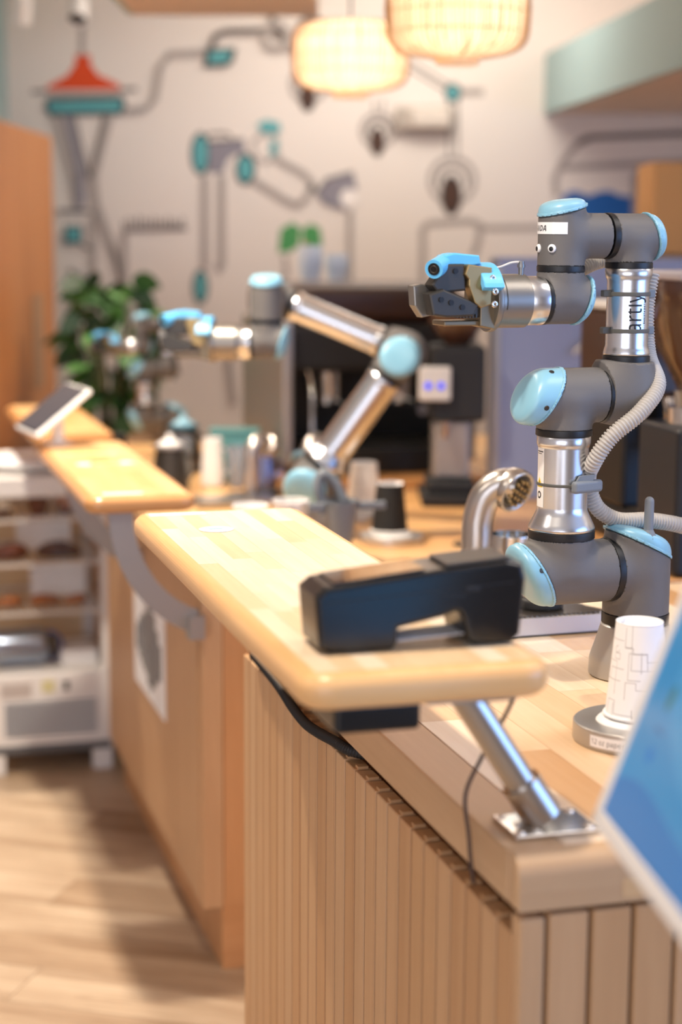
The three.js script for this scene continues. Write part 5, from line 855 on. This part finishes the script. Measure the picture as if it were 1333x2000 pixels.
// ---------------------------------------------------------------- pastry fridge and what it holds
{
  const X0 = 0.355, X1 = 0.722, Zf = -4.87, Zb = -5.3, g = thing('display_fridge', 'white glass-sided pastry display fridge with a louvred base', 'fridge');
  const wh = std('#dcd8d4', 0.45);
  part(g, 'top', rbox(X0, X1, 0.79, 0.85, Zb, Zf, 0.008), wh); part(g, 'base', rbox(X0, X1, 0.06, 0.29, Zb, Zf, 0.008), wh); part(g, 'back_panel', box(X0 + 0.01, X1 - 0.01, 0.29, 0.79, Zb, Zb + 0.012), std('#d8b78c', 0.6), 'warm tan back panel');
  for (const [x, z] of [[X0, Zf - 0.03], [X1 - 0.03, Zf - 0.03], [X0, Zb], [X1 - 0.03, Zb]]) part(g, 'pillar', box(x, x + 0.03, 0.28, 0.795, z, z + 0.03), wh);
  part(g, 'front_glass', box(X0 + 0.03, X1 - 0.03, 0.29, 0.79, Zf - 0.014, Zf - 0.01), M.glass); part(g, 'side_glass', box(X1 - 0.012, X1 - 0.008, 0.29, 0.79, Zb + 0.03, Zf - 0.03), M.glass); part(g, 'side_glass', box(X0 + 0.008, X0 + 0.012, 0.29, 0.79, Zb + 0.03, Zf - 0.03), M.glass);
  for (const y of [0.46, 0.6, 0.725]) { const s = part(g, 'shelf', [box(X0 + 0.02, X1 - 0.02, y - 0.008, y, Zf - 0.04, Zf - 0.032), box(X0 + 0.02, X1 - 0.02, y - 0.008, y, Zb + 0.02, Zb + 0.03), box(X0 + 0.02, X0 + 0.03, y - 0.008, y, Zb + 0.03, Zf - 0.04), box(X1 - 0.03, X1 - 0.02, y - 0.008, y, Zb + 0.03, Zf - 0.04)], M.greyWhite, 'wire shelf'); for (let i = 0; i < 14; i++) s.add(Object.assign(new THREE.Mesh(box(X0 + 0.04 + i * 0.0215, X0 + 0.043 + i * 0.0215, y - 0.006, y - 0.002, Zb + 0.03, Zf - 0.04), M.greyWhite), { name: 'wire' })); }
  for (let i = 0; i < 7; i++) part(g, 'louvre', box(X0 + 0.06, X1 - 0.05, 0.115 + i * 0.0145, 0.121 + i * 0.0145, Zf, Zf + 0.005), M.grayPlastic);
  part(g, 'rating_plate', box(X0 + 0.05, X0 + 0.135, 0.225, 0.265, Zf, Zf + 0.002), std('#b4aaa4', 0.5)); part(g, 'energy_label', box(X0 + 0.165, X0 + 0.2, 0.235, 0.27, Zf, Zf + 0.002), std('#c9c08d', 0.5)); part(g, 'switch', box(X0 + 0.225, X0 + 0.24, 0.24, 0.265, Zf, Zf + 0.005), M.rubber);
  part(g, 'kick_grille', box(X0 + 0.01, X1 - 0.01, 0.062, 0.085, Zf, Zf + 0.003), std('#5a5a5c', 0.6)); for (const [x, z] of [[X0 + 0.005, Zf - 0.045], [X1 - 0.06, Zf - 0.045], [X0 + 0.005, Zb], [X1 - 0.06, Zb]]) part(g, 'foot', rbox(x, x + 0.055, 0, 0.064, z, z + 0.045, 0.004), wh);
  // tray on top
  const t = thing('serving_tray', 'white oval tray lying on the pastry fridge', 'tray'); part(t, 'dish', lathe([[0, 0.004], [0.15, 0.004], [0.165, 0.022], [0.185, 0.028], [0.185, 0.022], [0.165, 0.014], [0.15, 0], [0, 0]], 40).scale(1, 1, 0.9), M.white); part(t, 'paper', rbox(-0.1, 0.1, 0.006, 0.026, -0.07, 0.07, 0.008), std('#e2e6ee', 0.7), 'folded white paper'); t.position.set(0.53, 0.851, -5.06);
  // pastries
  const crust = dataTex(128, 128, (() => { const n = noise2(91); return (u, v) => { const k = n(u * 8, v * 8, 8, 8) * 0.6 + n(u * 30, v * 30, 30, 30) * 0.4; return [190 - 70 * k, 120 - 60 * k, 62 - 36 * k]; }; })());
  const cr = std('#ffffff', 0.5, 0, { map: crust }), dk = std('#8a5a44', 0.55, 0, { map: crust }), cream = std('#efe0c4', 0.6);
  function croissant(label, x, y, z, turn, mat, s = 1) { const m = thing('pastry', label, 'pastry'); const pos = [], N = 28; const geos = []; for (let i = 0; i < 9; i++) { const t = (i - 4) / 4, a = t * 1.1, r = 0.028 * (1 - 0.62 * t * t) * s; geos.push(new THREE.SphereGeometry(r, 14, 10).scale(0.62, 0.9, 1).rotateY(-a).translate(Math.sin(a) * 0.062 * s, r * 0.88, Math.cos(a) * 0.062 * s - 0.05 * s)); } part(m, 'crust', geos, mat); part(m, 'glaze', geos.slice(3, 6).map(q => q.clone().scale(1, 1.012, 1)), mat); m.position.set(x, y, z); m.rotation.y = turn; }
  function muffin(label, x, y, z, top) { const m = thing('pastry', label, 'pastry'); part(m, 'case', lathe([[0, 0], [0.024, 0], [0.031, 0.035], [0, 0.036]], 24), dk); part(m, 'crown', new THREE.SphereGeometry(0.037, 20, 12).scale(1, 0.72, 1).translate(0, 0.042, 0), top); m.position.set(x, y, z); m.scale.setScalar(0.85); }
  muffin('cream-topped muffin on the top fridge shelf', 0.43, 0.7255, -4.97, cream); muffin('brown muffin on the top fridge shelf', 0.53, 0.7255, -4.97, dk); muffin('pale muffin beside the fridge pillar on the top shelf', 0.61, 0.7255, -4.98, cr);
  croissant('dark almond croissant on the middle fridge shelf', 0.45, 0.6005, -4.97, 0.3, dk); croissant('chocolate-brown croissant beside the fridge pillar on the middle shelf', 0.585, 0.6005, -4.98, -0.2, std('#6d4236', 0.5, 0, { map: crust }));
  croissant('golden croissant beside the fridge glass on the lower shelf', 0.445, 0.4605, -4.99, 0.2, cr, 0.72); croissant('golden croissant between two others on the lower shelf', 0.545, 0.4605, -4.99, -0.2, cr, 0.72); croissant('small golden croissant beside the fridge pillar on the lower shelf', 0.638, 0.4605, -4.99, 0.5, cr, 0.62);
  for (const [x, y, l] of [[0.56, 0.6002, 'white baking paper standing behind the middle pastries'], [0.6, 0.4602, 'white baking paper standing behind the lower croissants']]) { const p = single('baking_paper', l, 'paper', new THREE.BoxGeometry(0.16, 0.1, 0.001).rotateX(-0.35).translate(x, y + 0.05, -5.12), M.paper); }
  const b = thing('steel_bottle', 'blue-tinted steel bottle lying in the fridge bottom', 'bottle'); part(b, 'body', lathe([[0, 0], [0.05, 0], [0.054, 0.006], [0.054, 0.13], [0.045, 0.15], [0, 0.15]], 32).rotateZ(-Math.PI / 2), std('#93a0b4', 0.2, 0.9)); part(b, 'cap', lathe([[0, 0], [0.035, 0], [0.035, 0.025], [0, 0.027]], 24).rotateZ(-Math.PI / 2).translate(0.15, 0, 0), M.rubber); part(b, 'strap', new THREE.TorusGeometry(0.04, 0.006, 8, 24, Math.PI).rotateZ(-Math.PI / 2).translate(0.15, 0, 0), std('#3d5a9c', 0.6), 'blue strap'); b.position.set(0.4, 0.345, -4.98);
  const np = single('paper_stack', 'white paper stack in the fridge bottom', 'paper', rbox(0.585, 0.69, 0.2905, 0.335, -5.1, -4.95, 0.004), M.white);
}
{
  // tablet till on its stand
  const g = thing('tablet_till', 'dark tablet till tilted on a white post at the end of the orange shelf', 'tablet');
  const y = 1.0128; part(g, 'post', rbox(-0.012, 0.012, 0, 0.09, -0.012, 0.012, 0.004), M.white); part(g, 'foot', rbox(-0.03, 0.03, 0, 0.004, -0.03, 0.03, 0.0015), M.white);
  const head = new THREE.Matrix4().makeTranslation(-0.012, 0.085, 0).multiply(new THREE.Matrix4().makeRotationZ(R(38)));
  part(g, 'case', rbox(-0.085, 0.085, -0.008, 0.004, -0.1, 0.1, 0.004).applyMatrix4(head), M.white); part(g, 'display', rbox(-0.078, 0.078, 0.003, 0.009, -0.09, 0.09, 0.002).applyMatrix4(head), std('#262633', 0.55), 'dark glossy display');
  g.position.set(0.505, y, -4.25); g.rotation.y = R(8);
}
// ---------------------------------------------------------------- lamps
function pendant(label, p) {
  const g = thing('pendant_lamp', label, 'pendant lamp', undefined), rw = 0.16, h = 0.185;
  const prof = [[0.05, -0.1], [0.088, -0.094], [0.125, -0.086], [0.15, -0.07], [0.1605, -0.045], [0.1605, 0.05], [0.15, 0.075], [0.125, 0.088], [0.07, 0.096]];
  const inner = phys({ color: '#fff1d8', roughness: 0.95, transmission: 0.5, thickness: 0, side: THREE.DoubleSide });
  part(g, 'liner', lathe(prof.map(q => [q[0] - 0.006, q[1] * 0.97]), 40), inner, 'translucent paper liner');
  // woven bamboo: strips leaning both ways round the drum, joined as one weave
  const cv = new THREE.CatmullRomCurve3(prof.map(q => V(q[0], q[1], 0)));
  const strips = []; for (let i = 0; i < 150; i++) {
    const a0 = i / 150 * 6.283 + rr(-0.02, 0.02), tw = rr(-0.22, 0.22), pos = [], idx = [], N = 14, w = 0.0011;
    for (let j = 0; j <= N; j++) { const q = cv.getPoint(j / N), a = a0 + tw * (j / N - 0.5), r = q.x + (i % 2) * 0.0012; for (const s of [-w, w]) for (const o of [0, 0.0012]) { const b = a + s / r; pos.push(Math.sin(b) * (r + o), q.y, Math.cos(b) * (r + o)); } if (j < N) { const k = j * 4; idx.push(k + 1, k + 3, k + 5, k + 3, k + 7, k + 5, k, k + 4, k + 2, k + 2, k + 4, k + 6, k, k + 1, k + 4, k + 1, k + 5, k + 4, k + 2, k + 6, k + 3, k + 3, k + 6, k + 7); } }
    const sg = new THREE.BufferGeometry(); sg.setAttribute('position', new THREE.Float32BufferAttribute(pos, 3)); sg.setIndex(idx); sg.computeVertexNormals(); strips.push(sg);
  }
  const wv = part(g, 'bamboo_weave', strips, phys({ color: '#d3a468', roughness: 0.7, transmission: 0.25, thickness: 0 }), 'woven bamboo drum'); wv.userData.kind = 'stuff';
  for (const y of [-0.045, 0, 0.05]) part(g, 'hoop', new THREE.TorusGeometry(0.1615, 0.0016, 6, 60).rotateX(Math.PI / 2).translate(0, y, 0), std('#c79a62', 0.7));
  part(g, 'lower_ring', lathe([[0.05, -0.098], [0.05, -0.112], [0.047, -0.112], [0.047, -0.098]], 36), inner); part(g, 'lower_diffuser', new THREE.CylinderGeometry(0.047, 0.047, 0.002, 32).translate(0, -0.108, 0), inner, 'glowing lower diffuser');
  part(g, 'bulb', new THREE.SphereGeometry(0.04, 24, 16), std('#fff4e2', 0.5, 0, { emissive: '#ffe0b4', emissiveIntensity: 6 }), 'round glowing bulb'); part(g, 'socket', rod(V(0, 0.036, 0), V(0, 0.09, 0), 0.016, 0.016), M.white); part(g, 'cord', rod(V(0, 0.09, 0), V(0, CEIL - p.y - 0.02, 0), 0.003, 0.003, 8), M.rubber, 'dark cord'); part(g, 'ceiling_rose', lathe([[0, 0], [0.05, 0], [0.05, -0.012], [0.01, -0.02], [0, -0.02]].reverse(), 28).translate(0, CEIL - p.y, 0), M.white);
  g.position.copy(p);
  const l = new THREE.PointLight(0xffe8ce, 0.85, 0, 2); l.name = 'pendant_bulb_light'; l.position.copy(p); l.castShadow = true; l.shadow.radius = 2; scene.add(l);
}
pendant('woven bamboo pendant lamp in front of the straight painted conduit', V(1.402, 2.002, -4.839));
pendant('woven bamboo pendant lamp nearer the grey robot arm', V(1.382, 2.012, -3.898));
function trackHead(label, p, aim, lit, group) {
  const g = thing('track_spotlight', label, 'spotlight', group); const d = aim.clone().sub(p).normalize();
  part(g, 'can', lathe([[0.0, -0.05], [0.028, -0.05], [0.034, -0.04], [0.036, 0.05], [0.033, 0.05], [0.031, 0.03], [0, 0.03]], 28).applyQuaternion(new THREE.Quaternion().setFromUnitVectors(V(0, 1, 0), d)), M.white); part(g, 'lamp_face', new THREE.CylinderGeometry(0.031, 0.031, 0.002, 24).translate(0, 0.036, 0).applyQuaternion(new THREE.Quaternion().setFromUnitVectors(V(0, 1, 0), d)), lit ? std('#fff', 0.4, 0, { emissive: '#ffe8cc', emissiveIntensity: 5 }) : M.darkMetal); part(g, 'stem', rod(V(0, 0, 0), V(0, CEIL - 0.02 - p.y, 0), 0.008, 0.008, 10), M.white); part(g, 'adapter', rbox(-0.02, 0.02, CEIL - p.y - 0.045, CEIL - p.y - 0.022, -0.04, 0.04, 0.004), M.white); g.position.copy(p);
}
{
  trackHead('white spotlight beside the teal wall return', V(0.675, 2.29, -6.5), V(0.6, 1.2, -6.95), true); trackHead('white spotlight above the painted tower', V(0.87, 2.29, -6.48), V(0.6, 1.0, -5.5), false); trackHead('white spotlight under the dropped ceiling box', V(1.13, 2.33, -6.42), V(1.3, 1.0, -6.7), false);
  TRACK.forEach(([x, z], i) => trackHead(['white spotlight above the pale bar shelf', 'white spotlight above the orange shelf on the curved bracket', 'white spotlight above the pastry fridge'][i], V(x, 2.6, z), V(x + 0.08, 0, z), true));
  const t = thing('light_track', 'white ceiling track over the customers side of the bar', 'light track'); part(t, 'rail', rbox(0.2, 0.24, CEIL - 0.02, CEIL, -5.6, -1.2, 0.004), M.white); part(t, 'feed_box', rbox(0.19, 0.25, CEIL - 0.03, CEIL, -1.2, -1.08, 0.004), M.white);
  const t2 = thing('light_track', 'white ceiling track beside the mural wall', 'light track'); part(t2, 'rail', rbox(-1.28, -0.5, CEIL - 0.02, CEIL, -6.48, -6.44, 0.004), M.white); part(t2, 'feed_box', rbox(-0.5, -0.4, CEIL - 0.03, CEIL, -6.49, -6.43, 0.004), M.white); t2.rotation.y = -YAW;
}
fin(scene);
renderer.render(scene, camera);
